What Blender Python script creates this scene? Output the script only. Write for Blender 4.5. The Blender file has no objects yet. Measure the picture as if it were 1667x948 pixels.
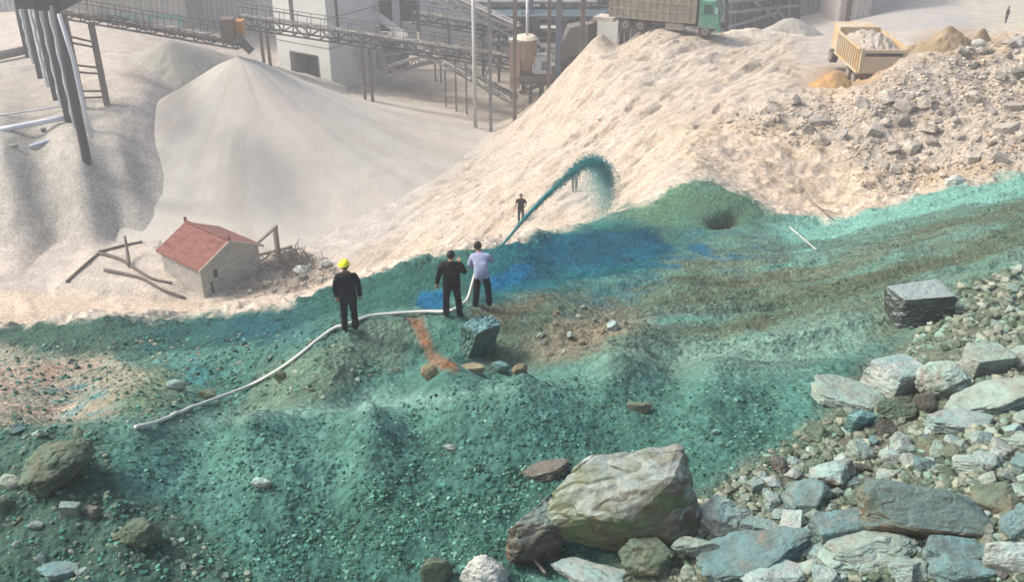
import bpy, bmesh, math, random
import numpy as np
from mathutils import Vector, Matrix

random.seed(7)
rng = np.random.default_rng(7)
SC = bpy.context.scene
COL = SC.collection

# ------------------------------------------------------------------ camera, world, sun, exposure
PITCH = math.radians(28.0)
FPX = 1600.0
PW, PH = 1667.0, 948.0
cam_d = bpy.data.cameras.new('camera')
cam = bpy.data.objects.new('camera', cam_d); COL.objects.link(cam)
cam.location = (0, 0, 0)
cam.rotation_euler = (math.radians(90) - PITCH, 0, 0)
cam_d.sensor_width = 36.0
cam_d.lens = 36.0 * FPX / PW
cam_d.clip_start = 0.1
cam_d.clip_end = 3000
SC.camera = cam

SUN_EL, SUN_AZ = math.radians(47), math.radians(-82)      # azimuth from +Y towards +X : sun at the left, a little beyond
w = bpy.data.worlds.new('World'); SC.world = w; w.use_nodes = True
nt = w.node_tree
bgn = nt.nodes['Background']
sky = nt.nodes.new('ShaderNodeTexSky'); sky.sky_type = 'NISHITA'; sky.sun_disc = False
sky.sun_elevation = SUN_EL; sky.sun_rotation = SUN_AZ
sky.air_density = 1.0; sky.dust_density = 7.0; sky.ozone_density = 1.0
nt.links.new(sky.outputs[0], bgn.inputs['Color'])
bgn.inputs['Strength'].default_value = 0.15
sd = bpy.data.lights.new('sun', 'SUN'); sun = bpy.data.objects.new('sun', sd); COL.objects.link(sun)
sd.energy = 1.75; sd.angle = math.radians(10); sd.color = (1.0, 0.95, 0.88)
sdir = Vector((math.sin(SUN_AZ) * math.cos(SUN_EL), math.cos(SUN_AZ) * math.cos(SUN_EL), math.sin(SUN_EL)))
sun.rotation_euler = sdir.to_track_quat('Z', 'Y').to_euler()
SC.view_settings.view_transform = 'Standard'
SC.view_settings.look = 'None'
SC.view_settings.gamma = 1
SC.view_settings.exposure = 0.65
SC.cycles.volume_bounces = 2
SC.cycles.max_bounces = 6
SC.cycles.use_denoising = True
EXTRA_SAMPLES = None

# ------------------------------------------------------------------ maths helpers
CP, SP = math.cos(PITCH), math.sin(PITCH)
def tdown(py):
    return np.tan(PITCH - np.arctan((PH / 2 - py) / FPX))
def W(px, py, Y):
    """world point seen at photo pixel (px,py) at forward distance Y"""
    t = float(tdown(py)); z = -Y * t
    d = Y * CP - z * SP
    return Vector(((px - PW / 2) / FPX * d, Y, z))
def PIX(X, Y, Z):
    d = Y * CP - Z * SP
    u = Y * SP + Z * CP
    d = np.maximum(d, 0.5)
    return PW / 2 + FPX * X / d, PH / 2 - FPX * u / d
def ppm(px, py, Y):
    t = float(tdown(py)); return FPX / (Y * CP + Y * t * SP)

def _h(ix, iy, iz=0, s=0):
    n = (ix.astype(np.int64) * 374761393 + iy.astype(np.int64) * 668265263 + np.asarray(iz).astype(np.int64) * 2147483647 + s * 974634777) & 0xffffffff
    n = ((n ^ (n >> 13)) * 1274126177) & 0xffffffff
    n = ((n ^ (n >> 16)) * 2246822519) & 0xffffffff
    n = n ^ (n >> 15)
    return (n & 0xffffff) / float(0xffffff)
def vn2(x, y, s=0):
    ix, iy = np.floor(x), np.floor(y); fx, fy = x - ix, y - iy
    fx = fx * fx * fx * (fx * (fx * 6 - 15) + 10); fy = fy * fy * fy * (fy * (fy * 6 - 15) + 10)
    a = _h(ix, iy, 0, s); b = _h(ix + 1, iy, 0, s); c = _h(ix, iy + 1, 0, s); d = _h(ix + 1, iy + 1, 0, s)
    return (a + (b - a) * fx) * (1 - fy) + (c + (d - c) * fx) * fy
def fbm(x, y, o=4, s=0, gain=.5):
    r = 0; am = 1; t = 0; ca, sa = .8, .6
    for i in range(o):
        r = r + am * (vn2(x, y, s + i * 17) - .5) * 2; t += am; am *= gain
        x, y = (x * ca - y * sa) * 2.03 + 3.1, (x * sa + y * ca) * 2.03 - 1.7
    return r / t
def ridged(x, y, o=4, s=0):
    r = 0; am = 1; t = 0
    for i in range(o):
        r = r + am * (1 - np.abs(vn2(x, y, s + i * 13) - .5) * 4); t += am; am *= .5
        x, y = (x * .8 - y * .6) * 2.07 + 1.1, (x * .6 + y * .8) * 2.07 + 5.7
    return r / t
def vn3(p, s=0):
    i = np.floor(p); f = p - i; f = f * f * (3 - 2 * f)
    x, y, z = i[:, 0], i[:, 1], i[:, 2]; r = 0
    for dx in (0, 1):
        for dy in (0, 1):
            for dz in (0, 1):
                wgt = (f[:, 0] if dx else 1 - f[:, 0]) * (f[:, 1] if dy else 1 - f[:, 1]) * (f[:, 2] if dz else 1 - f[:, 2])
                r = r + wgt * _h(x + dx, y + dy, z + dz, s)
    return r
def fbm3(p, o=3, s=0):
    r = 0; am = 1; t = 0
    for i in range(o):
        r = r + am * (vn3(p, s + i * 7) - .5) * 2; t += am; am *= .5; p = p * 2.03 + 4.7
    return r / t
def sstep(a, b, x):
    t = np.clip((x - a) / (b - a), 0, 1); return t * t * (3 - 2 * t)

def lin(c):
    c = np.array(c, float) / 255
    return np.where(c <= .04045, c / 12.92, ((c + .055) / 1.055) ** 2.4)
KA = 0.72
def C(r, g, b, k=KA):
    v = lin((r, g, b)) * k; return (float(v[0]), float(v[1]), float(v[2]), 1)

# ------------------------------------------------------------------ materials
MATS = {}
def _mat(name):
    m = bpy.data.materials.new(name); m.use_nodes = True; MATS[name] = m
    return m, m.node_tree, m.node_tree.nodes['Principled BSDF']
def mat(name, col, rough=.7, metal=0, var=.12, scale=6, bump=0.0, dirt=None, dirt_amt=.4, spec=.3):
    """plain paint / metal / cloth with slight procedural variation and dust"""
    if name in MATS: return MATS[name]
    m, t, b = _mat(name)
    tc = t.nodes.new('ShaderNodeTexCoord')
    n = t.nodes.new('ShaderNodeTexNoise'); n.inputs['Scale'].default_value = scale; n.inputs['Detail'].default_value = 6
    t.links.new(tc.outputs['Object'], n.inputs['Vector'])
    r = t.nodes.new('ShaderNodeValToRGB')
    c = np.array(col[:3])
    r.color_ramp.elements[0].position = .3; r.color_ramp.elements[1].position = .7
    r.color_ramp.elements[0].color = (*(c * (1 - var)), 1); r.color_ramp.elements[1].color = (*np.minimum(c * (1 + var), 1), 1)
    t.links.new(n.outputs['Fac'], r.inputs['Fac'])
    out = r.outputs[0]
    if dirt is not None:
        n2 = t.nodes.new('ShaderNodeTexNoise'); n2.inputs['Scale'].default_value = scale * .35; n2.inputs['Detail'].default_value = 8; n2.inputs['Roughness'].default_value = .7
        t.links.new(tc.outputs['Object'], n2.inputs['Vector'])
        mr = t.nodes.new('ShaderNodeMapRange'); mr.inputs['From Min'].default_value = .62 - dirt_amt * .4; mr.inputs['From Max'].default_value = .8 - dirt_amt * .3
        t.links.new(n2.outputs['Fac'], mr.inputs['Value'])
        mx = t.nodes.new('ShaderNodeMix'); mx.data_type = 'RGBA'
        t.links.new(mr.outputs[0], mx.inputs['Factor']); t.links.new(out, mx.inputs['A']); mx.inputs['B'].default_value = dirt
        out = mx.outputs['Result']
    t.links.new(out, b.inputs['Base Color'])
    b.inputs['Roughness'].default_value = rough; b.inputs['Metallic'].default_value = metal
    b.inputs['Specular IOR Level'].default_value = spec
    if bump:
        bp = t.nodes.new('ShaderNodeBump'); bp.inputs['Strength'].default_value = bump; bp.inputs['Distance'].default_value = .03
        t.links.new(n.outputs['Fac'], bp.inputs['Height']); t.links.new(bp.outputs[0], b.inputs['Normal'])
    return m

def soil_mat(name, scale=1.0, var=.35, bump=.6, dist=.04):
    """soil whose pigment is the mesh's own colour attribute, broken up by grains, pebbles and clods"""
    m, t, b = _mat(name)
    L = t.links
    at = t.nodes.new('ShaderNodeVertexColor'); at.layer_name = 'pigment'
    geo = t.nodes.new('ShaderNodeNewGeometry')
    def noise(s, d=6, r=.6):
        n = t.nodes.new('ShaderNodeTexNoise'); n.inputs['Scale'].default_value = s * scale; n.inputs['Detail'].default_value = d
        n.inputs['Roughness'].default_value = r; L.new(geo.outputs['Position'], n.inputs['Vector']); return n
    n1, n2, n3 = noise(.9), noise(6, 8, .7), noise(30, 4, .7)
    vo = t.nodes.new('ShaderNodeTexVoronoi'); vo.inputs['Scale'].default_value = 9 * scale; L.new(geo.outputs['Position'], vo.inputs['Vector'])
    vo2 = t.nodes.new('ShaderNodeTexVoronoi'); vo2.inputs['Scale'].default_value = 3.1 * scale; L.new(geo.outputs['Position'], vo2.inputs['Vector'])
    def mrange(src, a, b_, c, d):
        r = t.nodes.new('ShaderNodeMapRange'); r.inputs['From Min'].default_value = a; r.inputs['From Max'].default_value = b_
        r.inputs['To Min'].default_value = c; r.inputs['To Max'].default_value = d; L.new(src, r.inputs['Value']); return r.outputs[0]
    def mul(a, b_):
        x = t.nodes.new('ShaderNodeMath'); x.operation = 'MULTIPLY'; L.new(a, x.inputs[0]); L.new(b_, x.inputs[1]); return x.outputs[0]
    sep = t.nodes.new('ShaderNodeSeparateColor'); L.new(vo.outputs['Color'], sep.inputs[0])
    f = mul(mrange(n1.outputs['Fac'], .3, .7, 1 - var * .5, 1 + var * .5), mrange(n2.outputs['Fac'], .25, .75, 1 - var, 1 + var))
    f = mul(f, mrange(n3.outputs['Fac'], .3, .7, 1 - var * .5, 1 + var * .5))
    f = mul(f, mrange(sep.outputs[0], 0, 1, 1 - var * .45, 1 + var * .45))
    vm = t.nodes.new('ShaderNodeVectorMath'); vm.operation = 'SCALE'; L.new(at.outputs['Color'], vm.inputs[0]); L.new(f, vm.inputs['Scale'])
    L.new(vm.outputs[0], b.inputs['Base Color'])
    b.inputs['Roughness'].default_value = .92; b.inputs['Specular IOR Level'].default_value = .15
    add = t.nodes.new('ShaderNodeMath'); add.operation = 'ADD'
    L.new(mrange(vo.outputs['Distance'], 0, .7, 1, 0), add.inputs[0]); L.new(mrange(n2.outputs['Fac'], 0, 1, 0, 2.2), add.inputs[1])
    add2 = t.nodes.new('ShaderNodeMath'); add2.operation = 'ADD'; L.new(add.outputs[0], add2.inputs[0]); L.new(mrange(vo2.outputs['Distance'], 0, .7, .9, 0), add2.inputs[1])
    bp = t.nodes.new('ShaderNodeBump'); bp.inputs['Distance'].default_value = dist / scale
    ca = t.nodes.new('ShaderNodeAttribute'); ca.attribute_name = 'coarse'
    L.new(mrange(ca.outputs['Fac'], 0, 1, 0, bump), bp.inputs['Strength'])
    L.new(add2.outputs[0], bp.inputs['Height']); L.new(bp.outputs[0], b.inputs['Normal'])
    return m

def rock_mat(name, c1, c2, dye=None, dye_amt=.5, stain=None, stain_amt=.3, rnd=.3, sc=1.6):
    """broken stone; pigment spray or a painted-in lit tone on its upper faces, rusty stains in patches"""
    if name in MATS: return MATS[name]
    def ds(c, k):      # dust takes the strength out of the stone's colours
        if c is None: return None
        l = .2126 * c[0] + .7152 * c[1] + .0722 * c[2]; return tuple(l * k + v * (1 - k) for v in c[:3]) + (1,)
    c1, c2, dye, stain = ds(c1, .25), ds(c2, .25), ds(dye, .35), ds(stain, .45)
    m, t, b = _mat(name); L = t.links
    tc = t.nodes.new('ShaderNodeTexCoord'); oi = t.nodes.new('ShaderNodeObjectInfo'); geo = t.nodes.new('ShaderNodeNewGeometry')
    off = t.nodes.new('ShaderNodeVectorMath'); off.operation = 'SCALE'; off.inputs[0].default_value = (37, 51, 23); L.new(oi.outputs['Random'], off.inputs['Scale'])
    ad = t.nodes.new('ShaderNodeVectorMath'); ad.operation = 'ADD'; L.new(geo.outputs['Position'], ad.inputs[0]); L.new(off.outputs[0], ad.inputs[1])
    def noise(s, d=7, r=.6, dis=0):
        n = t.nodes.new('ShaderNodeTexNoise'); n.inputs['Scale'].default_value = s; n.inputs['Detail'].default_value = d; n.inputs['Roughness'].default_value = r
        n.inputs['Distortion'].default_value = dis
        L.new(ad.outputs[0], n.inputs['Vector']); return n.outputs['Fac']
    def mrange(src, a, b_, c=0, d=1):
        r = t.nodes.new('ShaderNodeMapRange'); r.inputs['From Min'].default_value = a; r.inputs['From Max'].default_value = b_
        r.inputs['To Min'].default_value = c; r.inputs['To Max'].default_value = d; L.new(src, r.inputs['Value']); return r.outputs[0]
    def mix(f, A, B):
        x = t.nodes.new('ShaderNodeMix'); x.data_type = 'RGBA'; L.new(f, x.inputs['Factor'])
        for k, v in (('A', A), ('B', B)):
            if isinstance(v, tuple): x.inputs[k].default_value = v
            else: L.new(v, x.inputs[k])
        return x.outputs['Result']
    nA, nB, nC = noise(sc, 8, .62, .6), noise(sc * 5, 6, .7), noise(sc * .8, 5, .6, 1.0)
    col = mix(mrange(nA, .36, .64), c1, c2)
    if stain: col = mix(mrange(nC, .62 - stain_amt * .35, .72 - stain_amt * .25), col, stain)
    if dye:
        sep = t.nodes.new('ShaderNodeSeparateXYZ'); L.new(geo.outputs['True Normal'], sep.inputs[0])
        up = mrange(sep.outputs['Z'], .15, .8, .06, 1)
        n4 = mrange(noise(sc * 1.7, 7, .7, .4), .60 - dye_amt * .35, .75 - dye_amt * .25)
        mm = t.nodes.new('ShaderNodeMath'); mm.operation = 'MULTIPLY'; L.new(up, mm.inputs[0]); L.new(n4, mm.inputs[1])
        col = mix(mm.outputs[0], col, dye)
    val = t.nodes.new('ShaderNodeVectorMath'); val.operation = 'SCALE'; L.new(col, val.inputs[0])
    mm2 = t.nodes.new('ShaderNodeMath'); mm2.operation = 'MULTIPLY'
    L.new(mrange(oi.outputs['Random'], 0, 1, 1 - rnd, 1 + rnd), mm2.inputs[0]); L.new(mrange(nB, .25, .75, .78, 1.22), mm2.inputs[1])
    L.new(mm2.outputs[0], val.inputs['Scale'])
    L.new(val.outputs[0], b.inputs['Base Color'])
    b.inputs['Roughness'].default_value = .88; b.inputs['Specular IOR Level'].default_value = .2
    bp = t.nodes.new('ShaderNodeBump'); bp.inputs['Strength'].default_value = .9; bp.inputs['Distance'].default_value = .07
    am = t.nodes.new('ShaderNodeMath'); am.operation = 'ADD'; L.new(nA, am.inputs[0]); L.new(nB, am.inputs[1]); L.new(am.outputs[0], bp.inputs['Height'])
    L.new(bp.outputs[0], b.inputs['Normal'])
    return m

# ------------------------------------------------------------------ object helpers
def tag(o, label=None, cat=None, group=None, kind=None):
    if label: o['label'] = label
    if cat: o['category'] = cat
    if group: o['group'] = group
    if kind: o['kind'] = kind
    return o
def empty(name, loc=(0, 0, 0), rz=0, label=None, cat=None, group=None):
    o = bpy.data.objects.new(name, None); COL.objects.link(o); o.location = loc; o.rotation_euler = (0, 0, rz)
    o.empty_display_size = .3
    return tag(o, label, cat, group)
def link(name, me, m, parent=None):
    if m is not None:
        me.materials.clear(); me.materials.append(m)
    o = bpy.data.objects.new(name, me); COL.objects.link(o)
    if parent is not None: o.parent = parent
    return o
class MB:
    def __init__(s): s.v = []; s.f = []
    def add(s, vs, fs):
        n = len(s.v); s.v += [tuple(v) for v in vs]; s.f += [tuple(i + n for i in f) for f in fs]; return s
    def box(s, c, d, rz=0, rx=0, ry=0):
        x, y, z = d[0] / 2, d[1] / 2, d[2] / 2
        M = Matrix.Rotation(rz, 3, 'Z') @ Matrix.Rotation(ry, 3, 'Y') @ Matrix.Rotation(rx, 3, 'X')
        vs = [M @ Vector(p) + Vector(c) for p in ((-x, -y, -z), (x, -y, -z), (x, y, -z), (-x, y, -z), (-x, -y, z), (x, -y, z), (x, y, z), (-x, y, z))]
        return s.add(vs, [(0, 3, 2, 1), (4, 5, 6, 7), (0, 1, 5, 4), (1, 2, 6, 5), (2, 3, 7, 6), (3, 0, 4, 7)])
    def beam(s, p, q, w_, h=None):
        p, q = Vector(p), Vector(q); h = h or w_
        d = q - p; L = d.length
        if L < 1e-6: return s
        z = d / L; x = z.cross(Vector((0, 0, 1)))
        if x.length < 1e-3: x = Vector((1, 0, 0))
        x.normalize(); y = z.cross(x)
        vs = []
        for c in (p, q):
            for a, b in ((-1, -1), (1, -1), (1, 1), (-1, 1)): vs.append(c + x * a * w_ / 2 + y * b * h / 2)
        return s.add(vs, [(0, 3, 2, 1), (4, 5, 6, 7), (0, 1, 5, 4), (1, 2, 6, 5), (2, 3, 7, 6), (3, 0, 4, 7)])
    def tube(s, pts, r, n=8, cap=True):
        pts = [Vector(p) for p in pts]; rs = r if isinstance(r, (list, tuple)) else [r] * len(pts)
        rings = []; up = None
        for i, p in enumerate(pts):
            d = (pts[min(i + 1, len(pts) - 1)] - pts[max(i - 1, 0)]).normalized()
            if up is None:
                up = d.orthogonal().normalized()
            up = (up - d * up.dot(d)).normalized(); b = d.cross(up)
            rings.append([p + (up * math.cos(2 * math.pi * k / n) + b * math.sin(2 * math.pi * k / n)) * rs[i] for k in range(n)])
        vs = [v for rg in rings for v in rg]; fs = []
        for i in range(len(pts) - 1):
            for k in range(n):
                fs.append((i * n + k, i * n + (k + 1) % n, (i + 1) * n + (k + 1) % n, (i + 1) * n + k))
        if cap:
            fs.append(tuple(range(n))[::-1]); fs.append(tuple((len(pts) - 1) * n + k for k in range(n)))
        return s.add(vs, fs)
    def prism(s, poly, axis_vec):
        n = len(poly); a = [Vector(p) for p in poly]; b = [p + Vector(axis_vec) for p in a]
        return s.add(a + b, [tuple(range(n))[::-1], tuple(range(n, 2 * n))] + [(i, (i + 1) % n, n + (i + 1) % n, n + i) for i in range(n)])
    def mesh(s, name='m', smooth=False):
        me = bpy.data.meshes.new(name); me.from_pydata(s.v, [], s.f)
        bm = bmesh.new(); bm.from_mesh(me); bmesh.ops.recalc_face_normals(bm, faces=bm.faces); bm.to_mesh(me); bm.free()
        if smooth: me.polygons.foreach_set('use_smooth', [True] * len(me.polygons))
        me.update(); return me
    def build(s, name, m, parent=None, smooth=False):
        return link(name, s.mesh(name, smooth), m, parent)
def np_mesh(name, V, F, smooth=True):
    me = bpy.data.meshes.new(name)
    V = np.ascontiguousarray(V, np.float32); F = np.ascontiguousarray(F, np.int32); k = F.shape[1]
    me.vertices.add(len(V)); me.vertices.foreach_set('co', V.ravel())
    me.loops.add(F.size); me.loops.foreach_set('vertex_index', F.ravel())
    me.polygons.add(len(F)); me.polygons.foreach_set('loop_start', np.arange(0, F.size, k, dtype=np.int32))
    me.update(calc_edges=True); me.validate()
    me.polygons.foreach_set('use_smooth', np.full(len(me.polygons), smooth)); me.update()
    return me
def set_pig(me, colr, coarse=.3):
    a = me.color_attributes.new('pigment', 'FLOAT_COLOR', 'POINT')
    c = np.ones((len(me.vertices), 4), np.float32); c[:, :3] = colr; a.data.foreach_set('color', c.ravel())
    b = me.attributes.new('coarse', 'FLOAT', 'POINT'); b.data.foreach_set('value', (np.ones(len(me.vertices)) * coarse).astype(np.float32))

# ------------------------------------------------------------------ terrain heights
def U(X, Y): return 3.0 * X / (Y + 8), np.log(Y + 8)
PTS = []
def P(px, py, Y): p = W(px, py, Y); PTS.append((p.x, p.y, p.z))
def HP(px, py, Y0, Y, z):            # hidden point behind the crest seen at (px,py,Y0)
    p = W(px, py, Y0); PTS.append((p.x * Y / Y0, Y, z))
FL = -29.5
# foreground bench, its crest, and below the frame
for a in [(-150,948,10.8),(100,948,10.9),(350,948,11.0),(600,948,11.2),(850,948,11.0),(1100,948,10.6),(1350,948,10.2),(1667,948,9.6),(1900,948,9.2),
          (0,1150,8.6),(800,1150,8.8),(1667,1150,7.8),
          (-50,820,12.6),(100,800,12.5),(300,820,12.8),(550,820,12.9),(850,780,13.4),(1100,760,13.6),(1300,800,12.7),(1500,750,13.1),(1667,760,12.3),
          (-60,715,14.6),(60,705,14.8),(230,708,14.3),(400,682,14.8),(600,657,15.3),(720,626,15.9),(850,608,16.4),(1000,603,16.8),(1150,602,17.2),(1320,630,16.4),
          (700,710,14.7),(1000,700,15.0),(1250,690,14.9),(400,760,13.6),
          # behind that crest, the trough and the people's ridge
          (100,680,17.6),(300,640,18.8),(450,620,19.0),(600,618,18.4),(680,606,18.7),(780,598,18.8),(160,330,64.6),(250,330,66.5),(225,255,70),
          (60,610,21),(200,600,21),(330,590,21.5),(450,575,20.5),
          (500,560,19.6),(570,545,19.8),(650,518,21),(735,517,20.8),(785,500,22),(850,545,20.4),(900,482,24),(950,560,19.6),(1050,560,19.4),
          # bank descending to the blue ditch and the far teal crest
          (-100,560,27),(0,555,28),(0,580,25),(150,575,24.5),(300,560,26),(400,545,25),(480,535,24),(520,515,26),(600,490,28),(680,490,27),(760,470,28),(830,455,28.5),
          (-100,536,33),(0,535,33),(130,528,33.5),(250,520,34),(400,510,34.5),(480,500,34),(560,468,34.5),(640,441,35),(700,421,35.5),(760,409,36),(800,402,36.5),(860,388,37),(920,374,38.5),(1000,350,41.5),
          (900,430,31.5),(1000,450,28.5),(1000,400,35),(1000,520,23),(1100,470,26),(1100,400,35),(1100,350,40),(1060,330,42.5),(1100,306,43.5),(1150,303,44),(1200,318,43.5),(1180,360,39.5),
          (1240,345,42),(1340,362,41),(1250,400,34.5),(1200,440,29.5),(1200,500,24.5),(1200,560,20.3),
          (1400,353,41),(1500,326,42),(1560,306,43),(1667,285,44),(1800,255,45),
          (1400,400,33),(1400,450,26.5),(1350,520,22.2),(1350,570,19.5),(1490,525,20.8),(1600,400,29),(1650,340,35.5),(1650,430,25.5),(1650,500,21.2),(1800,420,26),
          (1450,640,16.4),(1650,620,15.8),(1550,580,17.8),(1300,600,18),(1420,700,14.4),(1850,700,13.5),
          # beige slope beyond
          (600,432,57),(560,445,56.5),(700,392,56.5),(800,300,64),(850,250,70),(900,180,77),(1000,80,84),(980,60,86.5),(900,150,80.5),(840,200,84),(820,212,85),
          (760,300,68),(700,360,61),(1000,200,64),(1100,120,73),(1000,300,55),(950,340,51),(1100,200,60),(1200,100,75),(1200,62,85),(1300,62,85),(1300,110,73),(900,320,54),(850,362,52),
          (1020,330,47.5),(1080,280,49),(1060,45,90),
          (1150,215,56),(1250,180,58.5),(1300,220,54),(1300,140,65),(1400,150,61),(1480,97,64),(1560,88,65.5),(1640,70,70),(1650,150,57),(1500,200,54),(1400,250,50),(1500,300,46),
          (1250,280,48.5),(1200,290,47.5),(1350,320,45.5),(1600,250,48),(1750,180,54),(1750,60,72),
          (1600,45,97),(1640,38,103),(1560,50,90),
          # left terrace, its front slope, floor
          (-60,392,63),(100,390,63),(200,385,63.5),(330,362,66),(0,305,65.5),(100,285,66.5),(200,258,68.5),(0,248,67.5),(130,250,67.2),(50,200,73),(150,202,73),(200,186,75),(240,166,77.5),
          (0,120,87),(60,160,79),(0,60,102),(300,300,69),(270,230,73.5),
          (700,250,80),(650,170,94),(750,192,90.5),(560,300,73.7),(500,400,62.2),(300,410,61.2),(450,478,55.2),(200,500,53.2),(50,500,53.2),(50,430,59.3),(30,520,51.8),(340,500,53.2),(500,140,99)]:
    P(*a)
for a in [(0,535,33,43,-29.2),(250,520,34,44,-29.4),(480,500,34,44,-29.3),(560,468,34.5,45,-29.0),(640,441,35,45.5,-28.2),(700,421,35.5,45.5,-26.0),(800,402,36.5,45.5,-23.4),(920,374,38.5,45.5,-21.6),
          (-150,535,33,43,-29.2),(600,657,15.3,16.3,-11.6),(850,608,16.4,17.5,-11.8),(1100,602,17.2,18.3,-11.85),(400,682,14.8,16,-11.6),
          (1400,120,70,70,-19.9),(1480,95,64,71,-19.4),(1560,88,65.5,73,-19.0),(1400,60,80,80,-20.1),(1500,50,85,86,-20.6),
          (1060,45,90,97,-26),(1250,45,88,94,-23),(980,60,86,94,-28.5),(840,200,84,92,-29.4),(1000,80,84,110,-29.5),(1250,40,90,110,-28),
          (1600,40,100,125,-25),(300,30,100,110,-26),(0,30,100,125,-26),(600,30,100,125,-29.5),(430,140,90,92,-28.5)]:
    HP(*a)
# just behind the far teal crest the ground starts to drop at once
for px, py, Y0 in [(0,535,33),(130,528,33.5),(250,520,34),(400,510,34.5),(480,500,34),(560,468,34.5),(640,441,35),(700,421,35.5),(760,409,36),(860,388,37)]:
    z = W(px, py, Y0).z; HP(px, py, Y0, Y0 + 2.2, z - 2.3)
PT = np.array(PTS)
pu, pv = U(PT[:, 0], PT[:, 1])
def tps(r2): return .5 * r2 * np.log(r2 + 1e-12)
n_ = len(PT)
A_ = np.zeros((n_ + 3, n_ + 3)); R2 = (pu[:, None] - pu) ** 2 + (pv[:, None] - pv) ** 2
A_[:n_, :n_] = tps(R2) + np.eye(n_) * 4e-5
A_[:n_, n_:] = np.stack([np.ones(n_), pu, pv], 1); A_[n_:, :n_] = A_[:n_, n_:].T
cw = np.linalg.solve(A_, np.concatenate([PT[:, 2], np.zeros(3)]))
def base_z(X, Y):
    sh = X.shape; X = X.ravel(); Y = Y.ravel(); u, v = U(X, Y); u = np.clip(u, -2.6, 2.6)
    out = np.empty_like(u)
    for i in range(0, len(u), 20000):
        s = slice(i, i + 20000)
        r2 = (u[s, None] - pu) ** 2 + (v[s, None] - pv) ** 2
        out[s] = tps(r2) @ cw[:n_] + cw[n_] + cw[n_ + 1] * u[s] + cw[n_ + 2] * v[s]
    return out.reshape(sh)
# grid : fan shaped, dense where the photograph looks
aa = np.concatenate([np.linspace(-9, -1.0, 24)[:-1], np.linspace(-1.0, -.56, 60)[:-1], np.linspace(-.56, .56, 900), np.linspace(.56, 1.0, 60)[1:], np.linspace(1.0, 9, 24)[1:]])
yy = np.concatenate([np.linspace(-6, 3, 10)[:-1], np.exp(np.linspace(math.log(11), math.log(15.5), 20))[:-1] - 8,
                     np.exp(np.linspace(math.log(15.5), math.log(138), 900)) - 8, np.geomspace(134, 700, 24)])
AG, YG = np.meshgrid(aa, yy); XG = AG * (YG + 8)
NR, NC = YG.shape
ZB = base_z(XG, np.maximum(YG, 2.0))
# far and side limits
far = sstep(112, 150, YG); farz = -29.5 + 5 * sstep(10, 60, XG)
ZB = ZB * (1 - far) + farz * far
side = sstep(.75, 1.3, np.abs(AG)); ZB = ZB * (1 - side) + (-17 + np.clip(-(YG - 20) * .14, -12.5, 4)) * side
ZB = np.maximum(ZB, -29.5) ; ZB = np.minimum(ZB, np.where(YG < 12, -8.2, 0))
PXG, PYG = PIX(XG, YG, ZB)

# dye line on the ground, in the photograph's own outline
BX = [-400,0,60,200,250,330,420,480,520,560,640,700,760,800,860,920,1000,1050,1100,1150,1190,1215,1240,1330,1345,1400,1500,1560,1667,2100]
BY = [535,534,531,523,519,512,508,500,482,468,440,420,409,402,388,374,350,328,308,300,306,322,345,357,364,353,325,305,283,180]
wx = fbm(XG / 2.1, YG / 2.1, 4, 5) ; wy = fbm(XG / 1.3, YG / 1.3, 5, 9, .65)
bline = np.interp(PXG, BX, BY)
soft = 9 + 14 * sstep(980, 1060, PXG) * (1 - sstep(1240, 1330, PXG)) + 3 * sstep(1330, 1400, PXG)
TEAL = sstep(-1, 1, (PYG - bline + wy * soft) / (soft * .45 + 1)) * (YG < 50)

def poly_mask(poly, soft_=14, warp=0):
    """signed soft mask of a photo polygon evaluated on the ground grid"""
    x = PXG + wx * warp; y = PYG + wy * warp * .6
    ins = np.zeros(x.shape, bool); dist = np.full(x.shape, 1e9)
    for (x0, y0), (x1, y1) in zip(poly, poly[1:] + poly[:1]):
        c = ((y0 > y) != (y1 > y)) & (x < (x1 - x0) * (y - y0) / (y1 - y0 + 1e-9) + x0); ins ^= c
        dx, dy = x1 - x0, y1 - y0; t_ = np.clip(((x - x0) * dx + (y - y0) * dy) / (dx * dx + dy * dy + 1e-9), 0, 1)
        dist = np.minimum(dist, np.hypot(x - x0 - t_ * dx, y - y0 - t_ * dy))
    sd_ = np.where(ins, dist, -dist)
    return sstep(-soft_, soft_, sd_)
def blob(cx, cy, rx, ry, ang=0, warp=12):
    x = PXG - cx + wx * warp; y = PYG - cy + wy * warp
    c, s_ = math.cos(math.radians(ang)), math.sin(math.radians(ang))
    return np.exp(-(((x * c + y * s_) / rx) ** 2 + ((-x * s_ + y * c) / ry) ** 2))

rubble = poly_mask([(1150,200),(1290,150),(1400,140),(1480,90),(1700,40),(1700,280),(1560,300),(1430,330),(1340,250),(1200,215)], 22, 30) * (YG > 38)
fgr = poly_mask([(1180,790),(1330,690),(1420,600),(1540,500),(1760,430),(1760,1000),(900,1000),(1000,930)], 24, 20)
crumb = poly_mask([(1090,205),(1200,205),(1330,240),(1440,300),(1430,345),(1330,352),(1235,320),(1200,290),(1120,285)], 18, 26) * (YG > 40)
lowleft = poly_mask([(-60,700),(150,700),(200,800),(350,870),(420,960),(-60,960)], 26, 20)
smoothfloor = sstep(44, 52, YG) * (1 - rubble)
crestb = np.exp(-((PYG - bline) / 16) ** 2) * (YG < 48) * (YG > 28)
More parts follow.
